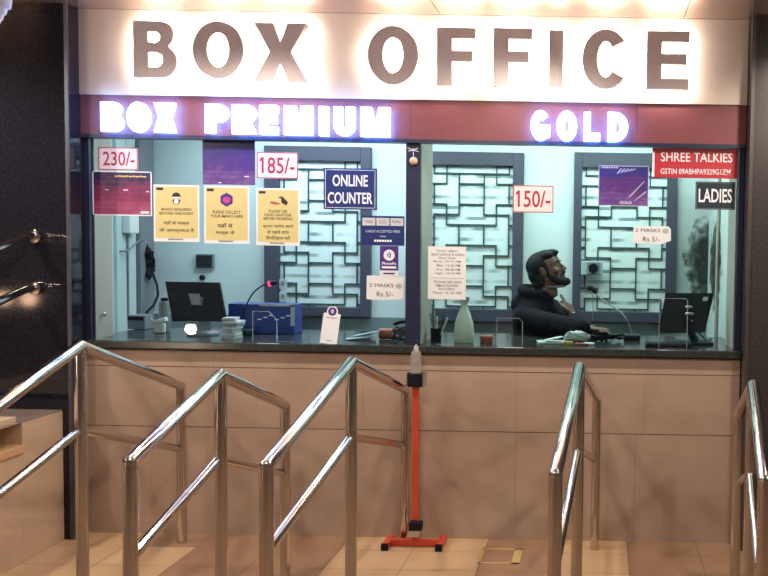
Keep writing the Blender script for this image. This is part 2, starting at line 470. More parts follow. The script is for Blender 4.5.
# stone plinth at the left with a niche in its side
zt = at(61.7, 410.5, -.12).z
b = MB()
ya = -.45
b.slab(-2.6, -1.715, ya, -.121, 0, zt, .003)
n0, n1 = at(9, 452, -.55).z, at(9, 421, -.55).z
b.slab(-2.6, -1.715, -2.6, ya, 0, n0 - .03, .003)
b.slab(-2.6, -1.745, -2.6, ya, n1 + .001, zt, .003)
b.slab(-2.6, -1.98, -2.6, ya, n0 - .03, n1)
struct('trim_3', b, plinth_stone)
b = MB().slab(-2.6, -1.716, -2.6, -.121, zt + .0005, zt + .004); struct('trim_13', b, mat('plinth_top_stone', (.17, .125, .105), .35, noise=(6, (.21, .16, .135), .3, .7, (1, 1, 1))))
b = MB().slab(-2.0, -1.705, -2.6, ya, n0 - .03, n0 + .015, .006); struct('trim_4', b, mat('niche_sill', (.60, .36, .18), .3))

# ================================================================== SIGN
YS = -.02
b = MB()
xs = [XL, at(184, 50, YS).x, at(411, 50, YS).x, at(636, 50, YS).x, XR]
for x0, x1 in zip(xs, xs[1:]): b.slab(x0 + .0008, x1 - .0008, YS, .055, ZP0, ZP1 - .002)
props(b.build('sign_board', panel_m, None, loc=(.15, YS, ZP0)), 'long cream sign board glowing behind the big BOX OFFICE letters', 'sign board')
b = MB()
xs = [XL, at(411, 120, -.01).x, at(637, 120, -.01).x, XR]
for x0, x1 in zip(xs, xs[1:]): b.slab(x0 + .0008, x1 - .0008, -.01, .055, ZF0 + .02, ZP0 - .001)
t = thing('fascia_panel', (.15, -.01, ZF0), 'glossy maroon fascia strip under the cream sign board, carrying the LED words', 'fascia')
b.build('panel', maroon, t)
b = MB().slab(XL, XR, -.014, .048, ZF0, ZF0 + .02); b.build('lower_trim', navy, t)

# big halo-lit letters
BIG = [('B', 134, 177, 22, 77, 'big steel letter B, first of the halo-lit BOX OFFICE letters'),
       ('O', 193, 243.5, 22, 78, 'big steel letter O between the B and X of BOX'),
       ('X', 254, 307, 24, 81.5, 'big steel letter X ending the word BOX'),
       ('O', 368, 418, 26.5, 84, 'big steel letter O that starts the word OFFICE'),
       ('F', 437, 475, 28.5, 85, 'big steel letter F right after the O of OFFICE'),
       ('F', 493.5, 531.5, 29, 86, 'big steel letter F right before the I of OFFICE'),
       ('I', 549, 563, 31, 86.5, 'big narrow steel letter I of OFFICE'),
       ('C', 582.5, 629, 30, 88.5, 'big steel letter C of OFFICE'),
       ('E', 647, 689, 32, 88.7, 'big steel letter E ending the word OFFICE, nearest the right pillar')]
YLF = -.115
for c, x0, x1, y0, y1, lab in BIG:
    cx, cz, wd, hg = rect(x0, y0, x1, y1, YLF)
    if c in 'OC': hg /= 1.03
    t = thing('sign_letter', (cx, YS, cz - hg / 2), lab, 'letter', 'halo-lit steel letters of the BOX OFFICE sign')
    g = glyph(c, wd / hg, .265 if c != 'I' else 1, .205 if c in 'OC' else .185)
    g = [[(x * hg - wd / 2, z * hg) for x, z in p] for p in g]
    me = curve_mesh(g, .010); mesh_obj('letter_face', me, letter_face, t, (0, YLF - YS, 0))
    me = curve_mesh(g, .050); o = mesh_obj('letter_rim', me, letter_rim, t, (0, YLF - YS + .031, 0))
    k = [[(x * .985, hg / 2 + (z - hg / 2) * .985) for x, z in p] for p in g]
    me = curve_mesh(k, .004); mesh_obj('backlight', me, backlight, t, (0, YLF - YS + .059, 0))
    b = MB()
    xo = cx if c == 'I' else cx if c == 'X' else cx - wd / 2 + .03
    for q in ((.15, .85) if c not in 'OCX' else (.5, .46)[:1]): MB().tube((xo, YLF + .004, cz - hg / 2 + hg * q), (xo, YS + .001, cz - hg / 2 + hg * q), .006).build('standoff', steel_dull, t)

# LED words
LED = [('B', 98.5, 121.5), ('O', 124.6, 148.5), ('X', 151.7, 174.6), ('P', 203, 227), ('R', 230, 255), ('E', 257.7, 277), ('M', 282.5, 312), ('I', 317.5, 328), ('U', 332, 354.5), ('M', 359, 389.7),
       ('G', 529.6, 550.6), ('O', 555.6, 577.7), ('L', 583, 601), ('D', 606.7, 629)]
LNAME = ['first letter B of the glowing white LED words BOX PREMIUM', 'glowing white LED letter O of BOX, on the maroon strip', 'glowing white LED letter X ending BOX, on the maroon strip',
         'glowing white LED letter P starting the word PREMIUM', 'glowing white LED letter R after the P of PREMIUM', 'glowing white LED letter E after the R of PREMIUM',
         'glowing white LED letter M in the middle of PREMIUM', 'glowing white LED letter I in PREMIUM', 'glowing white LED letter U in PREMIUM', 'glowing white LED letter M ending the word PREMIUM',
         'glowing white LED letter G starting the word GOLD', 'glowing white LED letter O of GOLD', 'glowing white LED letter L of GOLD', 'glowing white LED letter D ending the word GOLD']
for (c, x0, x1), lab in zip(LED, LNAME):
    ym = 101 + (x0 - 98) * .0205
    cx, cz, wd, hg = rect(x0 + 1.0, ym + .8, x1 - 1.0, ym + 29.5, -.07)
    g = glyph(c, wd / hg, min(.335, wd / hg * .40) if c != 'I' else 1, .27)
    g = [[(x * hg - wd / 2, z * hg) for x, z in p] for p in g]
    t = thing('led_letter', (cx, -.0105, cz - hg / 2), lab, 'letter', 'LED letters on the maroon fascia')
    me = curve_mesh(g, .030); mesh_obj('led_face', me, led_m, t, (0, -.0355, 0))
    xo = {'G': -wd / 2 + .015, 'O': -wd / 2 + .015, 'U': -wd / 2 + .015}.get(c, 0 if c in 'IX' else -wd / 2 + .02)
    MB().tube((xo, -.024, hg / 2), (xo, .0003, hg / 2), .005, seg=10).build('standoff', steel_dull, t, world=False)

# plaster corbel hanging from the soffit at the far left
c = at(-3, 12, -.95)
t = thing('plaster_corbel', (c.x, -.95, c.z), 'pale stepped plaster corbel at the top left corner under the soffit', 'corbel')
cl = .045
MB().lathe([(0, -.055), (.010, -.052), (.016, -.035), (.022, -.03), (.026, -.010), (.034, -.006), (.040, .018), (.052, .022), (.056, .05), (.056, .075), (0, .075)], (c.x, -.95, c.z)).build('turned_drop', white_p, t, smooth=True)
MB().slab(c.x - .07, c.x + .06, -1.02, -.88, c.z + .075, ZP1).build('block', white_p, t)

# ================================================================== FRONT WINDOWS
YG = .05
xm0, xm1 = at(406, 250, .03).x, at(420.5, 250, .03).x       # mullion
b = MB().slab(xm0, xm1, .02, .05, ZC, ZF0 + .02); struct('trim_5', b, navy)
b = MB().slab(xm0 + .004, xm1 - .002, .05, .37, ZC, 2.72); struct('wall_partition', b, cream)
b = MB().slab(XL, at(93, 250, .03).x, .02, .06, ZC, ZF0 + .02).slab(XL - .02, at(94, 250, .06).x, .06, .23, 0, 2.72); b2 = None
xj = at(95, 250, .06).x
b = MB().slab(XL, xj - .006, .02, .06, ZC, ZF0 + .02); struct('trim_6', b, navy)
b = MB().slab(XL - .02, xj, .06, .23, ZC, 2.72); struct('trim_7', b, cream)
xk = at(735, 250, .06).x
b = MB().slab(xk + .006, XR, .02, .06, ZC, ZF0 + .02); struct('trim_8', b, navy)
b = MB().slab(xk, 1.984, .06, .34, ZC, 2.72); struct('trim_9', b, cream)


def pane(name, x0, x1, notches, m):
    pts = [(x0, ZC + .001)]
    for (a, c, h, ch) in notches:
        pts += [(a, ZC + .001), (a, ZC + h), (c - ch, ZC + h), (c, ZC + h - ch), (c, ZC + .001)]
    pts += [(x1, ZC + .001), (x1, ZF0 + .01), (x0, ZF0 + .01)]
    me = curve_mesh([pts], .008)
    o = mesh_obj(name, me, m, None, (0, YG, 0)); o['kind'] = 'structure'
    for (a, c, h, ch) in notches:
        e = MB().path([(a, YG - .004, ZC + .002), (a, YG - .004, ZC + h), (c - ch, YG - .004, ZC + h), (c, YG - .004, ZC + h - ch), (c, YG - .004, ZC + .002)], .0016, 6)
        e.build('notch_edge', mat('glass_edge', (.25, .33, .33), .2), o, world=False).location = (0, -YG * 0, 0)
        bpy.context.view_layer.update()
    return o


def gx(p): return at(p, 330, YG).x


w1 = pane('window_1', xj - .006, xm0, [(gx(253), gx(277), .17, .045)], glass_l)
w2 = pane('window_2', xm1, xk + .006, [(gx(497), gx(522.5), .155, .02), (gx(659), gx(687), .28, .012)], glass_r)
for p in (w1, w2):
    for ch in p.children: ch.location = (0, -YG, 0)

# grilled windows in the back wall
def back_window(n, gl, gr, gt, gb, fl_, fr_, ft, fb):
    """glass edges and frame edges in photo pixels"""
    x0, x1 = at(gl, 230, YB).x, at(gr, 230, YB).x
    mid = (gl + gr) / 2
    z1, z0 = at(mid, gt, YB).z, at(mid, gb, YB).z
    X0, X1 = at(fl_, 230, YB).x, at(fr_, 230, YB).x; Z1, Z0 = at(mid, ft, YB).z, at(mid, fb, YB).z
    root = bpy.data.objects.new('window_%d' % n, None); COL.objects.link(root); root.location = ((x0 + x1) / 2, YB, Z0); root['kind'] = 'structure'
    f = MB(); yf = YB - .05
    f.slab(X0, x0, yf, YB, Z0, Z1, .004).slab(x1, X1, yf, YB, Z0, Z1, .004).slab(x0, x1, yf, YB, z1, Z1, .004).slab(x0, x1, yf, YB, Z0, z0, .004)
    f.build('window_frame', winframe, root)
    p = MB().slab(x0, x1, YB - .012, YB - .001, z0, z1); p.build('louvre_pane', pane_m, root)
    g = MB(); yg = YB - .0195; r = .0048
    u = (x1 - x0 - .06) / 6.0                                   # column unit
    cx = [(x0 + .03) + u * i for i in range(7)]
    v = (z1 - z0) / 14.0
    rz = [z1 - v * (.75 + i) for i in range(14)]
    L, Rr = x0, x1

    def H(row, a, c): g.slab((L if a == 'L' else cx[a]) - r, (Rr if c == 'R' else cx[c]) + r, yg - r, yg + r, rz[row] - r, rz[row] + r)

    def V(col, a, c):
        za = z1 if a == 'T' else rz[a]; zc = z0 if c == 'B' else rz[c]
        g.slab(cx[col] - r, cx[col] + r, yg - r * .9, yg + r * .9, zc - r, za + r)

    def both_h(row, a, c): H(row, a, c); H(row, 'L' if c == 'R' else 6 - c, 6 - a)

    def both_v(col, a, c): V(col, a, c); V(6 - col, a, c)
    H(0, 0, 6); both_v(1, 'T', 1); both_v(0, 'T', 0)
    both_h(1, 5, 'R'); H(1, 2, 4); both_v(2, 0, 4); both_v(0, 1, 3)
    both_h(3, 5, 'R'); H(3, 2, 4); both_v(5, 3, 5); both_h(4, 4, 6); both_v(6, 4, 8)
    H(5, 1, 5); both_h(5, 6, 'R'); both_v(2, 5, 7); H(7, 1, 5); both_h(7, 6, 'R'); both_v(5, 7, 9)
    both_h(8, 4, 6); both_v(4, 8, 12); H(9, 2, 4); both_h(9, 5, 'R'); both_v(6, 9, 11); H(11, 2, 4); both_h(11, 5, 'R'); both_v(5, 11, 13)
    both_h(12, 4, 6); both_v(6, 12, 'B'); H(13, 1, 5); both_h(13, 6, 'R'); both_v(2, 13, 'B')
    g.build('grille', grille_m, root)
    return root


back_window(3, 281, 362, 161.5, 306.5, 266.5, 372, 147, 316)
back_window(4, 430.5, 513, 166, 308.5, 418, 523.5, 152.5, 321)
back_window(5, 581.5, 666, 168.5, 311.5, 573.5, 676, 153.5, 322)

# panelling and channels on the left side wall of the booth
b = MB().slab(-2.139, -2.115, 1.13, 1.25, 0, 2.72).slab(-2.139, -2.115, 1.256, 1.37, 0, 2.72); struct('trim_10', b, teal_board)
b = MB().slab(-2.139, -2.09, 1.385, 1.47, 0, 2.72).slab(-2.139, -2.10, 1.48, 1.59, 0, 2.72); struct('trim_11', b, grey_board)
# pipe at the right side wall
b = MB().tube((1.972, 1.0, ZC - .05), (1.972, 1.0, 2.7), .012); struct('trim_12', b, cream)
b = MB()

# counter slab
b = MB().slab(XL - .04, XR + .0, -.035, .72, ZC - .042, ZC, .006)
props(b.build('counter_slab', counter_m, None, loc=(.15, .3, ZC - .042)), 'long dark polished granite counter running under both ticket windows', 'counter')

# ================================================================== SIGNS ON THE GLASS
YT = .044                                                     # back face of everything stuck on the outside of the glass


def sign(name, r, label, cat, body, thick=.003, group=None, poly=None, y=YT, tilt=0):
    cx, cz, wd, hg = rect(*r, y)
    t = thing(name, (cx, y, cz - hg / 2), label, cat, group, (0, R(tilt), 0))
    t['_w'] = wd; t['_h'] = hg
    b = MB()
    if poly: b.prism([(x * wd, z * hg) for x, z in poly], -thick, 0)
    else: b.slab(-wd / 2, wd / 2, -thick, 0, 0, hg)
    b.build('card', body, t, world=False)
    return t, wd, hg


def border(t, wd, hg, m, ins, th, y=-.003, name='border'):
    b = MB(); a = wd / 2 - ins; z0, z1 = ins, hg - ins
    b.slab(-a, a, y - .0006, y, z1 - th, z1).slab(-a, a, y - .0006, y, z0, z0 + th).slab(-a, -a + th, y - .0006, y, z0, z1).slab(a - th, a, y - .0006, y, z0, z1)
    return b.build(name, m, t, world=False)


def lettering(t, m, items, wd, hg, y=-.0034, name='lettering', bars=()):
    """items: (text, centre x 0..1, centre z 0..1, width 0..1, height 0..1, bold); one part for each line"""
    last = None
    for s, x, z, w_, h_, bo in items:
        mb = MB(); add_text(mb.bm, s, (x - .5) * wd, z * hg, y, w_ * wd, h_ * hg, bo)
        last = mb.build(name, m, t, world=False)
    if bars and len(bars) <= 4:
        for x, z, w_, h_ in bars:
            last = MB().slab((x - .5 - w_ / 2) * wd, (x - .5 + w_ / 2) * wd, y - .0004, y + .0003, (z - h_ / 2) * hg, (z + h_ / 2) * hg).build('small_print', m, t, world=False)
    elif bars:
        mb = MB()
        for x, z, w_, h_ in bars:
            mb.slab((x - .5 - w_ / 2) * wd, (x - .5 + w_ / 2) * wd, y - .0004, y + .0003, (z - h_ / 2) * hg, (z + h_ / 2) * hg)
        last = mb.build('small_print', m, t, world=False)
    return last


# price cards
G = 'price cards on the ticket windows'
for r, s, lab, body in (((98.5, 147.5, 138, 170), '230/-', 'pale pink price card reading 230/- at the top left of the left window', pink_p),
                        ((257, 152.5, 298, 178.5), '185/-', 'pale pink price card reading 185/- above the hand sanitizer notice', pink_p),
                        ((513, 185.5, 553.5, 212.5), '150/-', 'pale red-bordered price card reading 150/- on the right window', mat('cream_card', (.80, .70, .66), .5))):
    t, wd, hg = sign('price_card', r, lab, 'sign', body, group=G)
    border(t, wd, hg, red_ink, .001, .0045)
    lettering(t, red_ink, [(s, .52, .5, .80, .62, .012)], wd, hg)
    if s[0] == '1':                                            # the flag of the figure 1
        MB().prism([(x * wd, z * hg) for x, z in ((-.38, .81), (-.35, .81), (-.35, .70), (-.43, .64), (-.43, .70))], -.004, -.0032).build('lettering', red_ink, t, world=False)

# seat posters
pm1 = seats_material('seats_print_maroon', (.030, .022, .070), (.24, .035, .105), (.36, .09, .18))
pm2 = seats_material('seats_print_navy', (.028, .036, .17), (.080, .036, .20), (.20, .10, .28))
t, wd, hg = sign('seat_poster', (93, 171.5, 152, 215.5), 'dark maroon cinema seat poster with white border under the 230/- card', 'poster', pm1)
border(t, wd, hg, white_ink, 0, .006)
lettering(t, white_ink, [], wd, hg, bars=[(.88, .08, .14, .05), (.24, .58, .06, .02), (.56, .58, .08, .02), (.93, .55, .05, .02)], name='print')
lettering(t, mat('yellow_print_or_reflection', (.75, .55, .2), .5), [], wd, hg, bars=[(.40 + .06 * i, .885 + .006 * (i % 2), .05, .03) for i in range(9)], name='reflection_marks')  # yellow reflection painted on as a row of marks, not poster print
t, wd, hg = sign('seat_poster', (203, 138, 255, 184.5), 'dark blue cinema seat poster above the two left yellow notices', 'poster', pm2)
lettering(t, white_ink, [], wd, hg, bars=[(.84, .18, .09, .02), (.33, .04, .06, .02)], name='print')
t, wd, hg = sign('seat_poster', (598.5, 166, 648.5, 206), 'dark blue cinema seat poster printed GOLD on the right window', 'poster', pm2)
border(t, wd, hg, mat('poster_edge', (.45, .45, .6), .5), 0, .004)
lettering(t, white_ink, [('GOLD', .55, .09, .24, .07, .01)], wd, hg, name='lettering')
pale = mat('pale_streak', (.45, .46, .62), .5)
ST = [[(.36 + .07 * i - .5, .80 + .02 * i), (.39 + .07 * i - .5, .80 + .02 * i), (.47 + .07 * i - .5, .93), (.44 + .07 * i - .5, .93)] for i in range(5)]
ST += [[(-.45 + .05 * i, .93), (-.42 + .05 * i, .93), (-.42 + .05 * i, .98), (-.45 + .05 * i, .96)] for i in range(7)]
ST += [[(.1, .22), (.13, .22), (.42, .62), (.40, .62)], [(.2, .12), (.22, .12), (.46, .36), (.44, .38)]]
for i in range(6):
    z0, z1 = .66 - .03 * i, .70 - .115 * i
    MB().prism([(-.48 * wd, z0 * hg), (-.48 * wd, (z0 + .012) * hg), (.40 * wd, (z1 + .025) * hg), (.40 * wd, z1 * hg)], -.0036, -.003).build('seat_row', mat('seat_row_plum', (.15, .03, .10), .5), t, world=False)
for q in ST: MB().prism([(x * wd, z * hg) for x, z in q], -.0042, -.003).build('light_streak', pale, t, world=False)

# yellow covid notices
GY = 'yellow health notices in a row on the left window'
tagc = [(.14, .925, .15, .045)]
foot = [(.34 + .055 * i, .042, .035, .022) for i in range(6)] + [(.72, .042, .03, .02)]


def notice(r, lab, en, hi):
    t, wd, hg = sign('health_notice', r, lab, 'notice', white_p, group=GY)
    b = MB().slab(-wd / 2 + .009, wd / 2 - .009, -.0036, -.003, .020, hg - .010); b.build('yellow_print_or_reflection', yellow_p, t, world=False)
    lettering(t, black_ink, en + hi, wd, hg, y=-.0040, bars=tagc); lettering(t, black_ink, [], wd, hg, y=-.0040, bars=foot[:6])
    return t, wd, hg


t, wd, hg = notice((154, 185, 199.5, 241.5), 'yellow notice with a masked face icon reading MASKS REQUIRED BEYOND THIS POINT',
                   [('MASKS REQUIRED', .5, .565, .66, .052, .012), ('BEYOND THIS POINT', .5, .495, .74, .052, .012)],
                   [('यहाँ से मास्क', .5, .325, .58, .085, .012), ('की आवश्यकता है', .5, .195, .76, .085, .012)])
b = MB()
b.prism([(x * wd, z * hg) for x, z in arc(0, .79, .095, .075, 0, 180)], -.0044, -.0036).prism([(x * wd, z * hg) for x, z in arc(0, .74, .085, .09, 180, 360)], -.0044, -.0036)
fi = b.build('face_icon', black_ink, t, world=False)
b = MB(); b.prism([(x * wd, z * hg) for x, z in arc(0, .705, .05, .045, 0, 360, 16)[:-1]], -.0048, -.0044).prism([(x * wd, z * hg) for x, z in ((-.07, .765), (.07, .765), (.07, .785), (-.07, .785))], -.0048, -.0044)
b.build('mask_icon', white_ink, fi, world=False)
t, wd, hg = notice((204.5, 186, 249.5, 243.5), 'yellow notice with a purple hexagon reading PLEASE COLLECT YOUR MASKS HERE',
                   [('PLEASE COLLECT', .5, .545, .62, .052, .012), ('YOUR MASKS HERE', .5, .475, .72, .052, .012)],
                   [('यहाँ से', .46, .31, .34, .085, .012), ('मास्क ले', .46, .185, .42, .085, .012)])
hx = [(wd * .155 * math.sin(PI / 3 * i), hg * .76 + wd * .155 * math.cos(PI / 3 * i)) for i in range(6)]
hi_ = MB().prism(hx, -.0044, -.0036).build('hexagon_icon', purple_ink, t, world=False)
MB().prism([(x * wd, z * hg) for x, z in arc(0, .755, .085, .055, 0, 360, 16)[:-1]], -.0048, -.0044).build('icon_centre', pink_ink, hi_, world=False)
t, wd, hg = notice((256.5, 188.5, 300, 245.5), 'yellow notice with a hand and bottle icon reading PLEASE USE HAND SANITIZER BEFORE ORDERING',
                   [('PLEASE USE', .5, .60, .42, .048, .012), ('HAND SANITIZER', .5, .535, .62, .048, .012), ('BEFORE ORDERING', .5, .47, .66, .048, .012)],
                   [('कृपया प्रवेश करने', .5, .335, .70, .075, .012), ('से पहले हाथ', .5, .235, .50, .075, .012), ('सैनिटाइज करें', .5, .135, .56, .075, .012)])
b = MB(); b.prism([(x * wd, z * hg) for x, z in ((-.18, .735), (-.05, .715), (.03, .715), (.05, .735), (-.02, .75), (-.06, .765), (-.18, .765))], -.0044, -.0036)
b.build('hand_icon', hand_ink, t, world=False)
b = MB(); b.prism([(x * wd, z * hg) for x, z in ((.08, .75), (.19, .70), (.23, .76), (.15, .82), (.10, .86), (.02, .85), (.02, .83), (.07, .83))], -.0044, -.0036)
b.build('bottle_icon', black_ink, t, world=False)

t, wd, hg = sign('online_counter_sign', (324, 168.5, 377, 209.5), 'navy blue sign with white border reading ONLINE COUNTER', 'sign', navy_sign, .006)
border(t, wd, hg, white_ink, .009, .0025, -.006)
lettering(t, white_ink, [('ONLINE', .5, .70, .66, .28, .018), ('COUNTER', .5, .28, .84, .28, .018)], wd, hg, y=-.0066)
t, wd, hg = sign('ladies_sign', (695.5, 182, 735, 209.5), 'dark green sign with a thin border reading LADIES on the right window', 'sign', dark_sign, .006)
border(t, wd, hg, grey_ink, .004, .003, -.006)
lettering(t, white_ink, [('LADIES', .5, .5, .84, .50, .018)], wd, hg, y=-.0066)
t, wd, hg = sign('tax_plate', (652.5, 149, 737, 178), 'red plate reading SHREE TALKIES with a GSTIN number, above the LADIES sign', 'sign', red_sign, .005, y=.03)
lettering(t, white_ink, [('SHREE TALKIES', .52, .71, .84, .32, .008), ('GSTIN 09ABHPA9329G1ZM', .51, .22, .82, .19, .006)], wd, hg, y=-.0056)
MB().slab(-wd / 2, -wd / 2 + .012, -.0058, -.005, .004, hg - .02).build('white_edge', white_ink, t, world=False)

t, wd, hg = sign('cards_accepted_sticker', (361.5, 216, 404.5, 245.5), 'dark navy sticker of accepted payment cards beside the window mullion', 'sticker', navy_sign)
b = MB()
for i in range(3): b.slab(-wd / 2 + wd * (.025 + .325 * i), -wd / 2 + wd * (.325 + .325 * i), -.0036, -.003, hg * .67, hg * .93)
b.build('card_boxes', mat('sticker_grey', (.55, .56, .58), .5), t, world=False)
lettering(t, grey_ink, [('VISA', .18, .80, .20, .11, .02), ('RuPay', .82, .80, .22, .12, .02)], wd, hg, y=-.004, name='card_marks')
MB().prism([(x * wd, z * hg) for x, z in arc(-.05, .80, .06, .085, 0, 360, 16)[:-1]], -.0041, -.0036).prism([(x * wd, z * hg) for x, z in arc(.04, .80, .06, .085, 0, 360, 16)[:-1]], -.0040, -.0036).build('circle_mark', mat('mark_grey', (.42, .42, .44), .5), t, world=False)
lettering(t, mat('pale_blue_ink', (.42, .48, .66), .5), [('CARDS ACCEPTED HERE', .5, .48, .80, .09, .015)], wd, hg, bars=[(.5, .31, .14, .03)])
lettering(t, white_ink, [], wd, hg, bars=[(.32 + .06 * i, .16, .045, .07) for i in range(7)])

t, wd, hg = sign('payment_sticker', (380, 246, 398.5, 276.5), 'small purple payment sticker with a white circle below the cards sticker', 'sticker', white_p)
MB().slab(-wd / 2, wd / 2, -.0036, -.003, hg * .20, hg).build('purple_print', purple_ink, t, world=False)
MB().prism([(x * wd, z * hg) for x, z in arc(0, .70, .30, .18, 0, 360, 24)[:-1]], -.0040, -.0036).build('circle', white_ink, t, world=False)
lettering(t, purple_ink, [('पे', .5, .70, .26, .20, .02)], wd, hg, y=-.0044, name='symbol', bars=[(.5, .10, .62, .05)])
lettering(t, white_ink, [('PhonePe', .5, .43, .76, .09, .02)], wd, hg, y=-.0040, bars=[(.5, .30, .78, .07)])

torn = [(-.5, .03), (-.38, 0), (.42, .02), (.47, .09), (.5, .97), (.30, .96), (.22, 1.0), (-.49, .985)]
t, wd, hg = sign('mask_price_note', (366.5, 275.5, 405, 300), 'white torn paper note reading 2 MASKS @ Rs 5/- beside the mullion', 'note', white_p, .002, 'mask price notes', torn)
lettering(t, black_ink, [('2 MASKS @', .5, .58, .84, .20, 0), ('Rs 5/-', .48, .24, .42, .20, 0)], wd, hg, y=-.0025)
torn2 = [(-.5, .04), (.25, 0), (.32, .06), (.5, .20), (.49, .85), (.42, 1), (-.42, .99), (-.49, .93)]
t, wd, hg = sign('mask_price_note', (633, 226, 671, 244), 'white paper note reading 2 MASKS @ Rs 5/- on the grilled right window', 'note', white_p, .002, 'mask price notes', torn2)
lettering(t, black_ink, [('2 MASKS @', .5, .73, .88, .26, 0), ('Rs 5/-', .48, .27, .44, .26, 0)], wd, hg, y=-.0025)

t, wd, hg = sign('show_times_notice', (428, 246.5, 466, 299.5), 'white printed sheet of show times beside the mullion above the pens', 'notice', white_p, .002)
lettering(t, grey_ink, [('TICKET TIMING', .5, .915, .56, .035, .015), ('BOX OFFICE IS OPEN', .52, .845, .86, .045, .02), ('Show Times', .5, .785, .44, .04, .015),
                        ('Mrng : 09.15 AM', .5, .715, .72, .045, .015), ('Mat : 12.45 PM', .54, .642, .62, .045, .015), ('Eve : 06.45 PM', .54, .565, .62, .045, .015), ('Night : 09.30 PM', .52, .49, .66, .045, .015),
                        ('PLEASE SEE SIDE', .52, .33, .72, .045, .02), ('TIME COUNTER', .5, .262, .62, .045, .015), ('BOX OFFICE', .5, .195, .42, .04, .015), ('Time: 12.30 PM', .5, .125, .76, .045, .015)],
          wd, hg, y=-.0025, bars=[(.5, .405, .88, .006)])

# hanging charm on the mullion
c = at(413.5, 161, -.015 + .012)
t = thing('hanging_charm', (c.x, c.y, c.z), 'small peach ball charm hanging by white thread on the navy mullion', 'charm')
MB().ball(c, .022, (1, .8, 1)).build('ball', peach_m, t, smooth=True)
b = MB(); top = at(413, 150, .003)
b.path([c + Vector((0, 0, .02)), top + Vector((0, 0, .012))], .0015, 6)
for dx, dz in ((-.03, .012), (-.025, -.006), (.026, .01), (.03, -.008)): b.path([top, top + Vector((dx, 0, dz))], .0022, 6)
b.build('thread', white_ink, t)

# ================================================================== COUNTER THINGS
def wall_pt(px, py): return at(px, py, YB)


# payment standee (blank where its code was)
p0 = at(329.5, 342.5, .012); sc = (.012 - CAM.y) / FPX
t = thing('payment_standee', (p0.x, -.012, ZC), 'white payment standee with a round purple badge on the counter, left window', 'stand', rot=(R(-8), R(5), 0))
wd, hg = 17 * sc, 38 * sc
MB().prism([(-wd / 2, 0), (wd / 2, 0), (wd / 2, hg * .80), (wd * .30, hg * .82)] + arc(0, hg * .86, wd * .32, wd * .32, -10, 190) + [(-wd * .30, hg * .82), (-wd / 2, hg * .80)], 0, .004).build('card', white_p, t, world=False)
MB().prism(arc(0, hg * .86, wd * .25, wd * .25, 0, 360, 20)[:-1], -.001, 0).build('badge', purple_ink, t, world=False)
bm = bmesh.new(); add_text(bm, 'पे', 0, hg * .86, -.0014, wd * .2, wd * .26, .02); mb = MB(); mb.bm.free(); mb.bm = bm; mb.build('symbol', white_ink, t, world=False)
for hw, za in ((.3, .68), (.15, .08)): MB().slab(-wd * hw, wd * hw, -.0006, 0, hg * za, hg * (za + .02)).build('print', grey_ink, t, world=False)
MB().box((0, .016, .005), (wd, .036, .008)).build('foot', white_p, t, world=False)


def quad_slab(pxs, Y, th, dy=0.0):
    """front quad given by four photo points at depth Y, leaning back dy from bottom to top"""
    pts = [at(x, y, Y + (dy if i in (0, 1) else 0)) for i, (x, y) in enumerate(pxs)]
    return pts


# left monitor seen from behind
def slab_from(pts, th, bm):
    n = (pts[1] - pts[0]).cross(pts[3] - pts[0]).normalized()
    if n.y < 0: n = -n
    bm.rings([[p for p in pts], [p + n * th for p in pts]]); return n


Ym = .30
pts = [at(165, 281.5, Ym + .05), at(219, 282.5, Ym + .05), at(226, 321, Ym), at(172.5, 321, Ym)]
base = (pts[2] + pts[3]) / 2
t = thing('monitor', (base.x, Ym + .05, ZC), 'black monitor seen from behind on the counter, far left window', 'monitor')
b = MB(); slab_from(pts, .022, b); rh = b.build('rear_housing', black_pl, t)
lp = [pts[0] + (pts[1] - pts[0]) * u + (pts[3] - pts[0]) * v for u, v in ((.40, .30), (.60, .30), (.61, .58), (.41, .58))]
b = MB(); nv = (pts[1] - pts[0]).cross(pts[3] - pts[0]).normalized(); nv = nv if nv.y > 0 else -nv; slab_from([p - nv * .003 for p in lp], .002, b); b.build('label_plate', grey_pl, rh)
b = MB().path([base + Vector((0, .05, .14)), Vector((base.x, Ym + .07, ZC + .03))], [.035, .04], 4); b.build('stand_neck', grey_pl, t)
MB().lathe([(0, 0), (.09, 0), (.09, .012), (.05, .025), (0, .025)], (base.x, Ym + .05, ZC)).build('stand_foot', grey_pl, t, smooth=True)

# right monitor
Ym = .28
pts = [at(666, 293, Ym + .06), at(714, 293, Ym + .06), at(705, 332, Ym), at(657.5, 333, Ym)]
base = at(691, 345, Ym + .04)
t = thing('monitor', (base.x, Ym + .04, ZC), 'dark monitor seen from behind with its arm stand, right window', 'monitor')
b = MB(); nn = slab_from(pts, .020, b); rh = b.build('rear_housing', dark_pl, t)
lp = [pts[0] + (pts[1] - pts[0]) * u + (pts[3] - pts[0]) * v for u, v in ((.80, .10), (.90, .10), (.89, .20), (.79, .20))]
b = MB(); nv = (pts[1] - pts[0]).cross(pts[3] - pts[0]).normalized(); nv = nv if nv.y > 0 else -nv; slab_from([p - nv * .003 for p in lp], .002, b); b.build('sticker', white_pl, rh)
c = at(689, 314, Ym - .02)
b = MB()
for k, (dy, ww) in enumerate(((-7, .018), (0, .022), (7, .015))):
    q = at(689 + k * .6, 314 + dy, Ym - .015); b.ball(q, ww, (1.25, .6, .5))
b.build('hinge', steel_dull, t, smooth=True)
b = MB().path([at(688, 316, Ym - .01), at(690, 330, Ym - .01), (base.x + .02, Ym - .01, ZC + .015)], [.018, .020, .026], 8); b.build('stand_arm', dark_pl, t)
MB().box((base.x, Ym + .02, ZC + .008), (.24, .18, .014), None, .005).build('stand_foot', dark_pl, t)
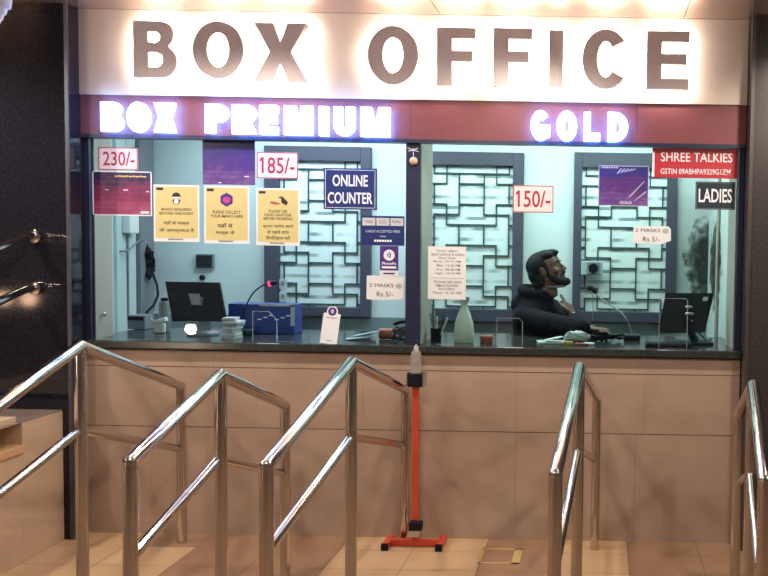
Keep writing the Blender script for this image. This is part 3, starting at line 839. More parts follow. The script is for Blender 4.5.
b = MB().path([at(697, 331, Ym + .03), at(703, 337, Ym + .05), at(707, 341, Ym + .1), (at(712, 341, .5).x, .5, ZC + .01)], .004, 6); b.build('cable', black_pl, t)

# keyboard and dark clutter by the right monitor
p0 = at(672, 343, .12)
t = thing('keyboard', (p0.x, .14, ZC), 'flat black keyboard lying on the counter in front of the right monitor', 'keyboard')
MB().box((p0.x - .02, .14, ZC + .009), (.26, .11, .016), None, .004).build('body', black_pl, t)
b = MB()
for i in range(12):
    for j in range(4): b.box((p0.x - .02 - .115 + .021 * i, .10 + .026 * j, ZC + .019), (.017, .021, .006))
b.build('keys', dark_pl, t)['kind'] = 'stuff'


def gooseneck(px_base, Yb, pts, head, label, mled):
    b0 = at(px_base, 330, Yb)
    t = thing('gooseneck_microphone', (b0.x, Yb, ZC), label, 'microphone')
    MB().box((b0.x, Yb, ZC + .018), (.10, .11, .034), None, .01).build('base', dark_pl, t)
    P = [Vector((b0.x, Yb, ZC + .03))] + [at(x, y, Yb) for x, y in pts]
    Q = []
    for i in range(len(P) - 1):
        for k in range(4): Q.append(P[i].lerp(P[i + 1], k / 4))
    Q.append(P[-1])
    for _ in range(3): Q = [Q[0]] + [(Q[i - 1] + Q[i] * 2 + Q[i + 1]) / 4 for i in range(1, len(Q) - 1)] + [Q[-1]]
    MB().path(Q, .0045, 8).build('neck', steel_dull if not mled else black_pl, t, smooth=True)
    d = (Q[-1] - Q[-2]).normalized()
    MB().path([Q[-1] - d * .005, Q[-1] + d * .008, Q[-1] + d * .042, Q[-1] + d * .055], [.005, .013, .014, .006], 12).build('head', black_pl, t, smooth=True)
    if mled:
        MB().path([Q[-1] + d * .004, Q[-1] + d * .016], .0165, 12).build('light_ring', led_red, t, smooth=True)
    return t


gooseneck(243, .36, [(243, 312), (252, 293), (263, 285), (268, 284)], None, 'gooseneck microphone with a red light ring beside the blue box', True)
gooseneck(632, .45, [(628, 320), (618, 309), (604, 302), (596, 293)], None, 'gooseneck microphone on the counter between the man and the right monitor', False)

# blue box with pale edge
c = rect(228, 304, 294, 333, .45)
t = thing('blue_box', (c[0], .5, ZC), 'blue box with pale edges standing behind the left window', 'box')
zz = c[1] + c[3] / 2
MB().slab(c[0] - c[2] / 2, c[0] + c[2] / 2, .45, .60, ZC, zz, .004).build('body', blue_pl, t)
MB().slab(c[0] - c[2] / 2 + .19, c[0] + c[2] / 2 + .004, .444, .45, zz - .012, zz + .002).slab(c[0] + c[2] / 2 - .018, c[0] + c[2] / 2 + .004, .444, .45, zz - .13, zz).build('edge_strip', mat('pale_edge', (.45, .52, .58), .5), t)
b = MB()
for i in range(6): b.slab(c[0] - .02 + .035 * i, c[0] + .003 + .035 * i, .447, .45, ZC + .085 + .012 * (i % 3), ZC + .092 + .012 * (i % 3))
b.build('print', white_ink, t)

# paper stack by the monitor
c = at(233, 335, .20)
t = thing('paper_stack', (c.x, .20, ZC), 'uneven stack of white paper slips right of the black monitor', 'papers')
for i in range(7):
    MB().box((c.x + random.uniform(-.012, .012), .20 + random.uniform(-.01, .01), ZC + .008 + i * .0175), (.075 + random.uniform(-.01, .012), .10, .014), Matrix.Rotation(random.uniform(-.2, .2), 3, 'Z')).build('paper_bundle', white_p if i % 2 else mat('paper_grey', (.55, .56, .55), .6), t)

# left clutter: black adapter box, white adapter, grey canister, cable bundle
c = at(143, 328, .75 - .1)
t = thing('router_box', (c.x, .62, ZC), 'dark grey box on the counter against the left end', 'box')
MB().box((c.x, .62, ZC + .045), (.11, .10, .088), None, .004).build('body', grey_board, t)
MB().box((c.x, .565, ZC + .07), (.09, .012, .02)).build('front_slot', black_pl, t)
c = at(160, 330, .40)
t = thing('white_adapter', (c.x, .40, ZC), 'crumpled white plug adapter beside the left monitor', 'adapter')
MB().box((c.x, .40, ZC + .03), (.06, .05, .058), Matrix.Rotation(.3, 3, 'Z'), .008).build('body', white_pl, t)
MB().box((c.x + .01, .39, ZC + .075), (.075, .04, .028), Matrix.Rotation(-.3, 3, 'Y'), .006).build('top_piece', white_pl, t)
MB().path([(c.x - .03, .40, ZC + .05), (c.x - .05, .38, ZC + .10), (c.x - .02, .38, ZC + .13)], .005, 8).build('lead', white_pl, t, smooth=True)
c = at(164.5, 310, .50)
t = thing('grey_canister', (c.x, .50, ZC), 'grey canister behind the left edge of the black monitor', 'canister')
MB().lathe([(0, 0), (.030, 0), (.032, .01), (.032, .17), (.026, .185), (0, .187)], (c.x, .5, ZC)).build('body', grey_pl, t, smooth=True)
MB().lathe([(0, .187), (.02, .187), (.02, .205), (0, .206)], (c.x, .5, ZC)).build('cap', black_pl, t, smooth=True)
t = thing('cable_bundle', tuple(at(150, 262, 1.50)), 'tangled bundle of dark cables hanging on the left booth wall', 'cables')
b = MB()
for k in range(7):
    rr = random.Random(k)
    P = [at(147 + rr.uniform(-2, 3), 246 + rr.uniform(-2, 4), 1.50)]
    for y in (254, 262, 270, 276): P.append(at(150 + rr.uniform(-5, 4), y + rr.uniform(-3, 3), 1.46 + rr.uniform(-.03, .05)))
    b.path(P, .012, 6)
b.path([at(153, 274, 1.50), at(157, 285, 1.45), at(158, 295, 1.4), at(154, 305, 1.35), at(146, 313, 1.3)], .009, 8)
b.path([at(133, 246, 1.5), at(140, 258, 1.5), at(146, 270, 1.5), at(150, 280, 1.5)], .006, 6)
b.build('cables', black_pl, t, smooth=True)
t = thing('junction_box', tuple(at(125, 224, 1.28)), 'pale junction box high on the left booth wall with a conduit', 'junction box')
c = at(125, 224, 1.28)
MB().box((-2.085, 1.25, c.z + .04), (.06, .12, .21), None, .008).build('box', white_pl, t)
MB().tube((-2.105, 1.25, ZC), (-2.105, 1.25, c.z - .06), .006).build('conduit', grey_pl, t)
c2 = at(132, 244, 1.30)
t = thing('wall_bracket', (-2.115, 1.22, c2.z), 'dark hooked arm bracket on the teal boards of the left booth wall', 'bracket')
MB().path([(-2.115, 1.16, c2.z - .05), (-2.07, 1.18, c2.z - .05), (-2.05, 1.28, c2.z + .02), (-2.05, 1.33, c2.z + .03)], .006, 8).ball((-2.05, 1.33, c2.z + .03), .013).build('arm', grey_board, t, smooth=True)
c = at(98, 317, .06)
t = thing('door_latch', (xj + .012, .12, at(99, 314, .12).z), 'small round latch on the cream jamb at the left window end', 'latch')
MB().lathe([(0, 0), (.014, 0), (.014, .006), (.006, .012), (0, .012)], (0, 0, 0)).build('knob', steel_dull, t, world=False, smooth=True).rotation_euler = (0, R(90), 0)

# wall fittings on the back wall
c = wall_pt(206, 261)
t = thing('wall_vent', (c.x, YB, c.z), 'small grey louvred vent on the teal wall below the yellow notices', 'vent')
MB().box((c.x, YB - .012, c.z), (.135, .024, .105), None, .004).build('frame', grey_board, t)
b = MB()
for i in range(6): b.box((c.x, YB - .028, c.z - .038 + .015 * i), (.112, .008, .009))
b.build('slats', black_pl, t)
c = wall_pt(203, 277.5)
t = thing('wall_fitting', (c.x, YB, c.z), 'small round black fitting on the teal wall under the vent', 'fitting')
MB().path([(c.x, YB, c.z), (c.x, YB - .02, c.z), (c.x, YB - .03, c.z)], [.018, .02, .012], 14).build('disc', black_pl, t, smooth=True)
for px, py, lab in ((283.5, 284, 'upper switch plate beside the red light ring'), (283.5, 297, 'lower switch plate beside the grilled window')):
    c = at(px, py, YB - .05)
    t = thing('switch_plate', (c.x, YB - .05, c.z), 'pale ' + lab + ', left booth', 'switch', 'pale switch plates by the left grilled window')
    MB().box((c.x, YB - .056, c.z), (.055, .012, .075), None, .003).build('plate', mat('switch_grey', (.42, .48, .50), .5), t)
    MB().box((c.x, YB - .064, c.z + .01), (.022, .008, .022)).build('rocker', grey_pl, t)
c = at(592, 268, YB - .06)
t = thing('speaker_box', (c.x, YB - .05, c.z), 'small dark round-grilled box fixed on the right grilled window', 'speaker')
MB().box((c.x, YB - .060, c.z), (.16, .02, .10), None, .003).build('back_plate', mat('clear_grey', (.42, .52, .52), .4), t)
MB().box((c.x + .01, YB - .085, c.z), (.095, .04, .095), None, .008).build('housing', grey_board, t)
MB().path([(c.x + .01, YB - .105, c.z), (c.x + .01, YB - .112, c.z)], [.036, .030], 18).build('cone', black_pl, t, smooth=True)
c = at(589.5, 288, YB - .06)
t = thing('hanging_plug', (c.x, YB - .05, c.z), 'small black plug with a dangling lead below the box on the grilled window', 'plug')
MB().ball((c.x, YB - .065, c.z), .02, (1, .7, 1)).build('plug', black_pl, t, smooth=True)
MB().path([(c.x, YB - .065, c.z), (c.x + .025, YB - .07, c.z - .06), (c.x + .03, YB - .06, c.z - .16), (c.x + .03, YB - .05, c.z - .24)], .004, 6).build('lead', grey_pl, t, smooth=True)
# soot stain on right side wall
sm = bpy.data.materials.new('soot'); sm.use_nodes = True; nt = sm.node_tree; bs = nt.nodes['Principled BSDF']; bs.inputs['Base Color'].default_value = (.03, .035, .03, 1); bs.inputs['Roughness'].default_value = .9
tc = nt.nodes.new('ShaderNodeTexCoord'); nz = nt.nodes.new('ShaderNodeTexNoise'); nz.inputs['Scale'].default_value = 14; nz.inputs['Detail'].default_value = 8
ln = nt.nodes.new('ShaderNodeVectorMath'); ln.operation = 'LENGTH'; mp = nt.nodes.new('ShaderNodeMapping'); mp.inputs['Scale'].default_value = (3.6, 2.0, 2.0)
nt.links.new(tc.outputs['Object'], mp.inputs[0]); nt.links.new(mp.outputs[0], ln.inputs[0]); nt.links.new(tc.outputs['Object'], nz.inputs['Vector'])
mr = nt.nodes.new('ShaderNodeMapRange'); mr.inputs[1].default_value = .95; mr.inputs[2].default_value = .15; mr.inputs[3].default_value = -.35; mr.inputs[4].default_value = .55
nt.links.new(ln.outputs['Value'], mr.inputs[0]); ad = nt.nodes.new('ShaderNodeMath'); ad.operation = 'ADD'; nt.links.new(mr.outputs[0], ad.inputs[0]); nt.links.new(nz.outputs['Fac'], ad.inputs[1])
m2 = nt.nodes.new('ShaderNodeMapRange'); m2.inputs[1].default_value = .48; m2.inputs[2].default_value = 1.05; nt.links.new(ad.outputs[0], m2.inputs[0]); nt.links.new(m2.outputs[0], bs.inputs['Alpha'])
zc = at(718, 265, 1.2).z
o = MB().slab(1.9835, 1.985, .75, YB - .01, zc - .5, zc + .5).build('soot_stain', sm, None, loc=(1.984, 1.2, zc)); o['kind'] = 'structure'
zc = at(708, 262, YB).z
o = MB().slab(1.55, 1.9845, YB - .0015, YB - .0003, zc - .5, zc + .5).build('soot_stain', sm, None, loc=(1.99, YB - .001, zc)); o['kind'] = 'structure'

# milky carafe, pen holder, round red tin
c = at(464, 338, .20)
t = thing('milky_bottle', (c.x, .20, ZC), 'milky white vase-shaped bottle with a narrow neck on the right counter', 'bottle')
hb = 40 * (.20 - CAM.y) / FPX
MB().lathe([(0, 0), (.052, 0), (.056, .01), (.058, hb * .22), (.052, hb * .48), (.036, hb * .70), (.022, hb * .84), (.017, hb * .90), (0, hb * .90)], (c.x, .2, ZC), 28).build('body', milky, t, smooth=True)
MB().lathe([(0, hb * .89), (.017, hb * .89), (.019, hb * .97), (.032, hb * 1.12), (.029, hb * 1.12), (.012, hb * .98), (0, hb * .95)], (c.x, .2, ZC), 28).build('neck_funnel', clear_pl, t, smooth=True)
c = at(436, 339, .22)
t = thing('pen_holder', (c.x, .22, ZC), 'dark pen holder with pens beside the mullion on the right counter', 'pen holder')
MB().lathe([(0, 0), (.030, 0), (.033, .075), (.029, .075), (.027, .006), (0, .006)], (c.x, .22, ZC)).build('cup', black_pl, t, smooth=True)
for i, (dx, dy, lean, hh, mm) in enumerate(((-.012, .0, -.15, .155, grey_pl), (.002, .005, .02, .135, white_pl), (.012, .0, .22, .15, navy_sign), (.016, -.006, .38, .14, white_pl), (-.004, .01, -.05, .17, steel_dull))):
    q = thing('pen', (c.x + dx, .22 + dy, ZC + .008), ['grey pen leaning left in the dark pen holder', 'short white pen upright in the dark pen holder', 'blue pen in the dark pen holder', 'white pen leaning far right out of the dark pen holder', 'tall steel pen in the dark pen holder'][i], 'pen', 'pens in the pen holder')
    P = Vector(q.location); e = P + Vector((math.sin(lean) * hh, 0, math.cos(lean) * hh)); s_ = P.lerp(e, .2) if False else P
    MB().path([P, P.lerp(e, .98), e], [.004, .004, .002], 8).build('barrel', mm, q, smooth=True)
    MB().path([P.lerp(e, .62), P.lerp(e, .99)], .005, 8).build('cap', mm, q, smooth=True)
c = at(486.5, 339, .18)
t = thing('round_tin', (c.x, .18, ZC), 'small round terracotta red tin beside the milky bottle', 'tin')
MB().lathe([(0, 0), (.034, 0), (.036, .004), (.036, .026), (0, .026)], (c.x, .18, ZC)).build('base', brick_red, t, smooth=True)
MB().lathe([(0, .026), (.038, .026), (.038, .036), (.034, .041), (0, .041)], (c.x, .18, ZC)).build('lid', brick_red, t, smooth=True)

# loose things on the counter at the right of the left window
c = at(362, 338, .25)
t = thing('folded_paper', (c.x, .24, ZC), 'folded pale paper lying flat on the counter near the mullion', 'paper')
b = MB(); b.box((c.x, .24, ZC + .012), (.17, .10, .004), Matrix.Rotation(-.10, 3, 'Y') @ Matrix.Rotation(.25, 3, 'Z')).box((c.x + .01, .27, ZC + .03), (.15, .08, .004), Matrix.Rotation(-.22, 3, 'Y') @ Matrix.Rotation(-.2, 3, 'Z'))
b.build('sheets', mat('pale_blue_paper', (.50, .58, .62), .6), t)
c = at(386, 334, .25)
t = thing('ticket_roll', (c.x, .26, ZC), 'reddish ticket roll lying beside the cables near the mullion', 'roll')
MB().path([(c.x - .038, .26, ZC + .033), (c.x + .038, .26, ZC + .033)], .032, 20).build('roll', brick_red, t, smooth=True)
MB().path([(c.x - .040, .26, ZC + .033), (c.x + .040, .26, ZC + .033)], .012, 14).build('core', white_p, t, smooth=True)
c = at(399, 334, .25)
t = thing('coiled_cable', (c.x, .27, ZC), 'heap of coiled dark cable on the counter against the mullion', 'cable')
b = MB()
for k in range(5):
    b.path([Vector((c.x - .01 + (.045 - .004 * k) * math.cos(a * PI / 6 + k), .30 + .03 * math.sin(a * PI / 6 + k), ZC + .010 + .014 * k + .006 * math.sin(a * PI / 3 + k))) for a in range(13)], .0065, 6)
b.build('loops', mat('cable_grey', (.10, .10, .09), .5), t, smooth=True)
b = MB().path([(c.x - .04, .30, ZC + .085), (c.x - .005, .29, ZC + .10), (c.x + .03, .28, ZC + .105)], .010, 8); b.build('plug_end', black_pl, t, smooth=True)

# papers and packets before the man
c = at(552, 338, .22)
t = thing('white_paper_sheets', (c.x, .22, ZC), 'loose white paper sheets on the counter before the man', 'papers')
MB().box((c.x, .22, ZC + .006), (.17, .13, .008), Matrix.Rotation(.15, 3, 'Z')).build('lower_sheet', mat('paper_grey', (.55, .56, .55), .6), t)
MB().box((c.x + .01, .21, ZC + .028), (.10, .07, .004), Matrix.Rotation(-.2, 3, 'Y') @ Matrix.Rotation(.3, 3, 'Z')).build('upper_sheet', white_p, t)
c = at(577, 338, .24)
t = thing('plastic_pouch', (c.x, .26, ZC), 'crumpled translucent plastic pouch on the counter before the man', 'pouch')
b = MB(); b.ball((c.x, .27, ZC + .034), .06, (1.3, .7, .55), 16, 10)
for v in b.bm.verts: v.co += Vector((random.uniform(-.009, .009), random.uniform(-.009, .009), random.uniform(-.006, .008)))
b.build('pouch', mat('pouch_plastic', (.50, .56, .55), .25), t)
for px, mm, lab, d in ((568, mat('yellow_print_or_reflection2', (.62, .45, .10), .5), 'small yellow packet beside the plastic pouch', (.05, .03, .02)), (582, brick_red, 'flat red packet in front of the plastic pouch', (.085, .04, .012)), (589, white_p, 'small white packet right of the plastic pouch', (.055, .045, .014))):
    c = at(px, 342, .10)
    o = MB().box((0, 0, d[2] / 2), d, Matrix.Rotation(random.uniform(-.4, .4), 3, 'Z'), .004).build('packet', mm, None); o.location = (c.x, .14, ZC)
    props(o, lab + ', on the counter', 'packet', 'small packets before the man')
c = at(608, 338, .35)
t = thing('black_cable_heap', (c.x, .36, ZC), 'heap of black cable between the man and the gooseneck base', 'cable')
b = MB()
for k in range(6):
    rr = random.Random(40 + k)
    b.path([Vector((c.x + rr.uniform(-.11, .11), .36 + rr.uniform(-.05, .05), ZC + .008 + rr.uniform(0, .045))) for _ in range(5)], .009, 6)
b.build('cables', black_pl, t, smooth=True)

# ================================================================== SANITIZER STAND
f0 = on_z(391, 537); f1 = on_z(383, 552); g1 = on_z(438.5, 552.5)
ys1 = on_z(438, 552).y + .012; ys0 = min(-.012, on_z(391, 534, .036).y)
YP = min((ys0 + ys1) / 2, -.12)
xl, xr = on_z(388.5, 545).x, on_z(442, 545).x
xc = (xl + xr) / 2
t = thing('sanitizer_stand', (xc, YP, 0), 'red-orange foot-operated sanitizer stand in front of the counter wall', 'stand')
for x in (xl, xr):
    fb = MB().slab(x - .017, x + .017, ys1, ys0, .002, .036, .003).build('foot_bar', redpaint, t)
    MB().slab(x - .0185, x + .0185, ys1 - .012, ys1 + .004, .0, .038, .002).build('end_cap', black_pl, fb)
MB().slab(xl + .017, xr - .017, YP - .018, YP + .018, .004, .036, .002).build('cross_bar', redpaint, t)
ptop = at(415.5, 387, YP)
xp = at(415.5, 450, YP).x
MB().slab(xp - .0165, xp + .0165, YP - .015, YP + .015, .034, ptop.z + .02, .002).build('pole', redpaint, t)
c = at(416, 525.5, YP - .03)
MB().box((c.x, YP - .035, c.z), (.068, .05, .048), None, .004).build('pedal_block', black_pl, t)
MB().prism([(c.x - .03, c.z - .02), (c.x + .03, c.z - .02), (c.x + .024, c.z - .052), (c.x - .040, c.z - .052)], YP - .065, YP - .035).build('pedal_plate', steel_dull, t)
c = at(416, 379.5, YP)
MB().box((c.x, YP, c.z), (.075, .075, .072), None, .004).build('bottle_holder', black_pl, t)
for u0, u1 in ((.040, .052), (-.050, -.041)): MB().slab(c.x + u0, c.x + u1, YP - .03, YP + .03, c.z - .035, c.z + .038).build('holder_bracket', steel_dull, t)
t2 = thing('sanitizer_bottle', (c.x, YP, c.z + .036), 'clear pump bottle in the black holder on top of the red stand', 'bottle')
hz = at(416, 354, YP).z - (c.z + .036)
MB().lathe([(0, .001), (.027, .001), (.029, .01), (.028, hz * .85), (.027, hz), (.022, hz + .015), (.010, hz + .022), (0, hz + .022)], (c.x, YP, c.z + .036)).build('body', clear_pl, t2, smooth=True)
MB().lathe([(0, hz + .022), (.012, hz + .022), (.012, hz + .042), (.005, hz + .044), (.005, hz + .062), (0, hz + .062)], (c.x, YP, c.z + .036), 16).build('pump_collar', white_pl, t2, smooth=True)
MB().box((c.x + .004, YP - .012, c.z + .036 + hz + .066), (.026, .045, .013), None, .003).build('pump_head', black_pl, t2)

# yellow tape square on the floor
a = on_z(483, 548.5); c = on_z(523, 549); d = on_z(518.5, 564)
x0, x1, y0, y1 = a.x, c.x, d.y, (a.y + c.y) / 2
b = MB(); tt = .014
b.slab(x0, x1, y1 - tt, y1, .0005, .0015).slab(x0, x1, y0, y0 + tt, .0005, .0015).slab(x0, x0 + tt, y0, y1, .0005, .0015).slab(x1 - tt * 3, x1, y0, y1, .0005, .0015)
props(b.build('floor_tape_square', yellow_tape, None, loc=((x0 + x1) / 2, (y0 + y1) / 2, 0)), 'worn yellow tape square marked on the floor near the counter wall', 'floor marking')

# ================================================================== HANDRAILS
def rail(lab, far, near, front, Ys, mids):
    """far, near, front: photo points of the top pipe's bends; mids: same for the middle pipe"""
    T = [at(*p, y) for p, y in zip((far, near, front), Ys)]
    M = [at(*p, y) for p, y in zip(mids, Ys)]
    t = thing('queue_rail', (T[1].x, T[1].y, 0), lab, 'handrail', 'steel queue rails in front of the ticket windows')
    r = .0245
    MB().path(T, r, 20).build('top_pipe', steel, t, smooth=True)
    for a, c in ((M[0], M[1]), (M[1], M[2])): MB().tube(a, c, .019, seg=18).build('middle_pipe', steel, t, smooth=True)
    for p in T:
        MB().tube((p.x, p.y, 0), (p.x, p.y, p.z - .004), r, seg=20).build('post', steel, t, smooth=True)
    for p in (T[0], T[2]):
        MB().ball(p, r * 1.01, u=18, v=10).build('corner_joint', steel, t, smooth=True)
    return t


YA = (-.14, -1.12, -1.86); YBq = (-.58, -1.34, -1.90)
rail('leftmost steel queue rail, in front of the dark pillar and plinth', (181, 386), (80, 346), (-60, 449), YA, ((180, 449), (79.5, 430), (-50, 533)))
rail('second steel queue rail from the left, standing below the black monitor', (285, 405), (220.5, 375), (130, 462), YBq, ((283.5, 474), (218.5, 459), (133, 556)))
rail('steel queue rail just left of the red sanitizer stand', (405.5, 390), (351.5, 362), (266.5, 466), (-.04, -1.12, -1.86), ((403.5, 445), (350.5, 437), (267, 551)))
rail('steel queue rail below the man, standing right of the red sanitizer stand', (597, 398), (579.5, 368), (555.5, 475), YA, ((594, 460), (578.5, 450), (555, 566)))
rail('rightmost steel queue rail, in front of the speckled right pillar', (738.5, 415), (753, 386), (765, 480), YBq, ((738.5, 483), (750.5, 474), (759, 566)))

# wall handrails on the left pillar
for y0, y1, y2, lab in ((236.5, 247.5, 262, 'upper round steel wall handrail fixed to the dark left pillar'), (288, 301, 318, 'lower round steel wall handrail fixed to the dark left pillar')):
    a = at(37, y0, -.12)
    t = thing('wall_handrail', (a.x, -.12, a.z), lab, 'handrail', 'wall handrails on the left pillar')
    MB().path([(a.x, -.12, a.z), (a.x, -.155, a.z), (a.x - .006, -.20, a.z - .002), at(18, y0 + 4.5, -.36), at(0, y1, -.58), at(-45, y2, -1.0), at(-110, y2 + 22, -1.4)], .021, 16).build('pipe', steel, t, smooth=True)
    MB().path([(a.x, -.1195, a.z), (a.x, -.145, a.z), (a.x, -.150, a.z)], [.034, .034, .026], 20).build('flange', steel, t, smooth=True)

# ================================================================== PERSON
def remesh(mb, name, m, parent, voxel, smooth_it=4):
    bm = mb.bm; me = bpy.data.meshes.new('tmp'); bmesh.ops.recalc_face_normals(bm, faces=bm.faces); bm.to_mesh(me); bm.free()
    ob = bpy.data.objects.new('tmp', me); COL.objects.link(ob)
    md = ob.modifiers.new('r', 'REMESH'); md.mode = 'VOXEL'; md.voxel_size = voxel; md.use_smooth_shade = True
    sm_ = ob.modifiers.new('s', 'SMOOTH'); sm_.factor = .5; sm_.iterations = smooth_it
    dg = bpy.context.evaluated_depsgraph_get(); dg.update()
    out = bpy.data.meshes.new_from_object(ob.evaluated_get(dg)); bpy.data.objects.remove(ob)
    out.materials.clear()
    off = parent.location
    out.transform(Matrix.Translation(-Vector(off)))
    for p in out.polygons: p.use_smooth = True
    return mesh_obj(name, out, m, parent)


def ell(c, rx, ry, z, n=20, yaw=0.0):
    return [Vector((c[0] + rx * math.cos(2 * PI * i / n) * math.cos(yaw) - ry * math.sin(2 * PI * i / n) * math.sin(yaw), c[1] + rx * math.cos(2 * PI * i / n) * math.sin(yaw) + ry * math.sin(2 * PI * i / n) * math.cos(yaw), z)) for i in range(n)]


def limb(mb, pts, rad):
    mb.path(pts, rad, 14)
    for p, r in zip(pts, rad): mb.ball(p, r, u=14, v=10)


YM = .80
HC = at(547.5, 270.5, YM)                       # head centre
person = thing('person', (HC.x - .06, YM, 0), 'bearded man in a dark hooded jacket, hand at chin, looking right behind the counter', 'person')
HR = Matrix.Translation(HC) @ Matrix.Rotation(R(-12), 4, 'Z') @ Matrix.Rotation(R(-17), 4, 'Y')
HS = 1.0


def hp(x, y, z): return HR @ Vector((x * HS, y * HS, z * HS))


# (z, back, front, half width) of the head; face towards +x
HEAD = [(-.118, -.030, .070, .032), (-.108, -.050, .092, .046), (-.090, -.066, .097, .056), (-.070, -.078, .095, .063), (-.050, -.086, .094, .067), (-.030, -.092, .092, .070), (-.008, -.098, .090, .073),
        (.012, -.101, .088, .075), (.030, -.103, .093, .077), (.055, -.102, .092, .076), (.078, -.095, .083, .070), (.098, -.078, .062, .056), (.110, -.052, .036, .036), (.116, -.02, .008, .012)]


def head_rings(grow=0.0, zmin=-1, f=None):
    out = []
    for z, bk, fr, hw in HEAD:
        if z < zmin: continue
        ring = []
        for i in range(28):
            a = 2 * PI * i / 28; ca, sa = math.cos(a), math.sin(a)
            x = (fr + grow if ca > 0 else -bk + grow) * (abs(ca) ** .85) * (1 if ca > 0 else -1); y = (hw + grow) * (abs(sa) ** .9) * (1 if sa > 0 else -1)
            ring.append(hp(x, y, z + (grow if z > .09 else 0)))
        out.append(ring)
    return out


body = MB()
body.rings(head_rings())
# nose, brow, lips, chin, ears
limb(body, [hp(.088, 0, .026), hp(.104, 0, .000), hp(.116, 0, -.018)], [.008, .011, .012])
for s in (-1, 1):
    body.ball(hp(.106, s * .011, -.023), .009); limb(body, [hp(.090, s * .012, .034), hp(.082, s * .045, .036)], [.008, .007])
    body.ball(hp(.072, s * .052, -.02), .02); body.ball(hp(-.008, s * .076, -.005), .028, (.75, .35, 1.15)); body.ball(hp(-.014, s * .082, .012), .018, (.9, .5, 1))
limb(body, [hp(.092, -.020, -.048), hp(.100, 0, -.047), hp(.092, .020, -.048)], [.006, .0075, .006])
limb(body, [hp(.090, -.018, -.058), hp(.098, 0, -.058), hp(.090, .018, -.058)], [.006, .008, .006])
body.ball(hp(.085, 0, -.088), .022, (1, 1.1, .9))
NB = Vector((HC.x - .060, YM + .02, HC.z - .168))      # base of the neck
limb(body, [hp(-.015, 0, -.06), hp(-.025, 0, -.12), NB], [.056, .056, .066])
SH = NB.z - .085
cx = NB.x - .005
yaw = R(-25)                                           # chest turned a little towards the counter
fwd = Vector((math.cos(yaw), math.sin(yaw), 0)); sidev = Vector((-math.sin(yaw), math.cos(yaw), 0))   # +side = his left (away from the camera)
HIP = .93


def torso(g=0.0, low=HIP):
    rr = []
    for z, rx, ry, dx in ((NB.z + .005, .065, .075, 0), (SH + .03, .085, .135, 0), (SH, .105, .185, -.005), (SH - .07, .120, .190, .0), (SH - .16, .125, .178, .01), (SH - .27, .118, .165, .0), (low + .08, .118, .168, -.02), (low, .115, .172, -.03)):
        rr.append(ell((cx + dx, YM, 0), rx + g, ry + g, z, 20, yaw))
    return rr


body.rings(torso())
SRt = Vector((cx, YM, SH - .045)) - sidev * .165      # right shoulder, nearer the camera
SLt = Vector((cx, YM, SH - .015)) + sidev * .185
ER = at(581, 331, .44); ER.z = max(ER.z, ZC + .06); WR = at(573, 318, .64); EL = Vector((cx + .18, YM + .0, ZC + .05)); WL = Vector((cx + .36, YM - .22, ZC + .05))
HANDC = at(567.5, 303, .70)
limb(body, [SRt, SRt.lerp(ER, .5), ER], [.055, .048, .042]); limb(body, [ER, ER.lerp(WR, .4), WR], [.042, .040, .028])
limb(body, [SLt, SLt.lerp(EL, .5), EL], [.055, .048, .042]); limb(body, [EL, EL.lerp(WL, .4), WL], [.042, .040, .028])
# raised right hand: palm and bent fingers, index to the chin
up = (HANDC - WR).normalized(); acr = Vector((.35, 1, 0)); acr = (acr - up * acr.dot(up)).normalized(); nrm = up.cross(acr).normalized()
palm0 = WR + up * .02
for k in range(5):
    q = -.034 + .017 * k
    limb(body, [palm0 + acr * q * .6, palm0 + acr * q + up * .075], [.018, .016])
for k, (ln, cu) in enumerate(((.072, .2), (.078, 1.35), (.072, 1.5), (.058, 1.6))):
    q = -.034 + .0225 * k; p = palm0 + acr * q + up * .080; d = (up * 1 - nrm * 0)
    pts = [p]; ang = 0
    for f_, st in ((.45, .35), (.32, .75), (.23, .6)):
        ang += cu * st * .9; d = up * math.cos(ang) - nrm * math.sin(ang) * -1
        pts.append(pts[-1] + d.normalized() * ln * f_)
    limb(body, pts, [.0125, .0118, .0105, .0092])
body.ball(palm0 + up * .05 + nrm * .012, .034, (.8, 1.1, 1.2))
tb = palm0 - acr * .036 + up * .02
limb(body, [tb, tb - acr * .022 + up * .030 + nrm * .012, tb - acr * .024 + up * .058 + nrm * .022, tb - acr * .014 + up * .078 + nrm * .028], [.015, .012, .0105, .009])
# left hand resting on the counter behind
fw = (WL - EL).normalized(); ac2 = Vector((fw.y, -fw.x, 0)).normalized()
for k in range(5): limb(body, [WL + ac2 * (-.03 + .015 * k) * .6, WL + fw * .075 + ac2 * (-.032 + .016 * k)], [.014, .012])
for k, ln in enumerate((.07, .078, .072, .056)):
    p = WL + fw * .075 + ac2 * (-.032 + .021 * k); limb(body, [p, p + fw * ln * .5 + Vector((0, 0, .006)), p + fw * ln * .8 + Vector((0, 0, -.012)), p + fw * ln - Vector((0, 0, .028))], [.010, .0095, .009, .008])
limb(body, [WL + fw * .02 - ac2 * .025, WL + fw * .05 - ac2 * .055, WL + fw * .08 - ac2 * .06], [.014, .011, .009])
# standing legs behind the counter
for s in (-1, 1):
    hpv = Vector((cx - .03, YM, HIP)) + sidev * .09 * s
    limb(body, [hpv, hpv + Vector((.01, 0, -.42)), hpv + Vector((-.02, 0, -.84)), ], [.088, .062, .042])
    limb(body, [hpv + Vector((-.02, 0, -.885)), hpv + Vector((-.02, 0, -.89)) + fwd * .15], [.04, .032])
remesh(body, 'body', skin, person, .0055, 3)

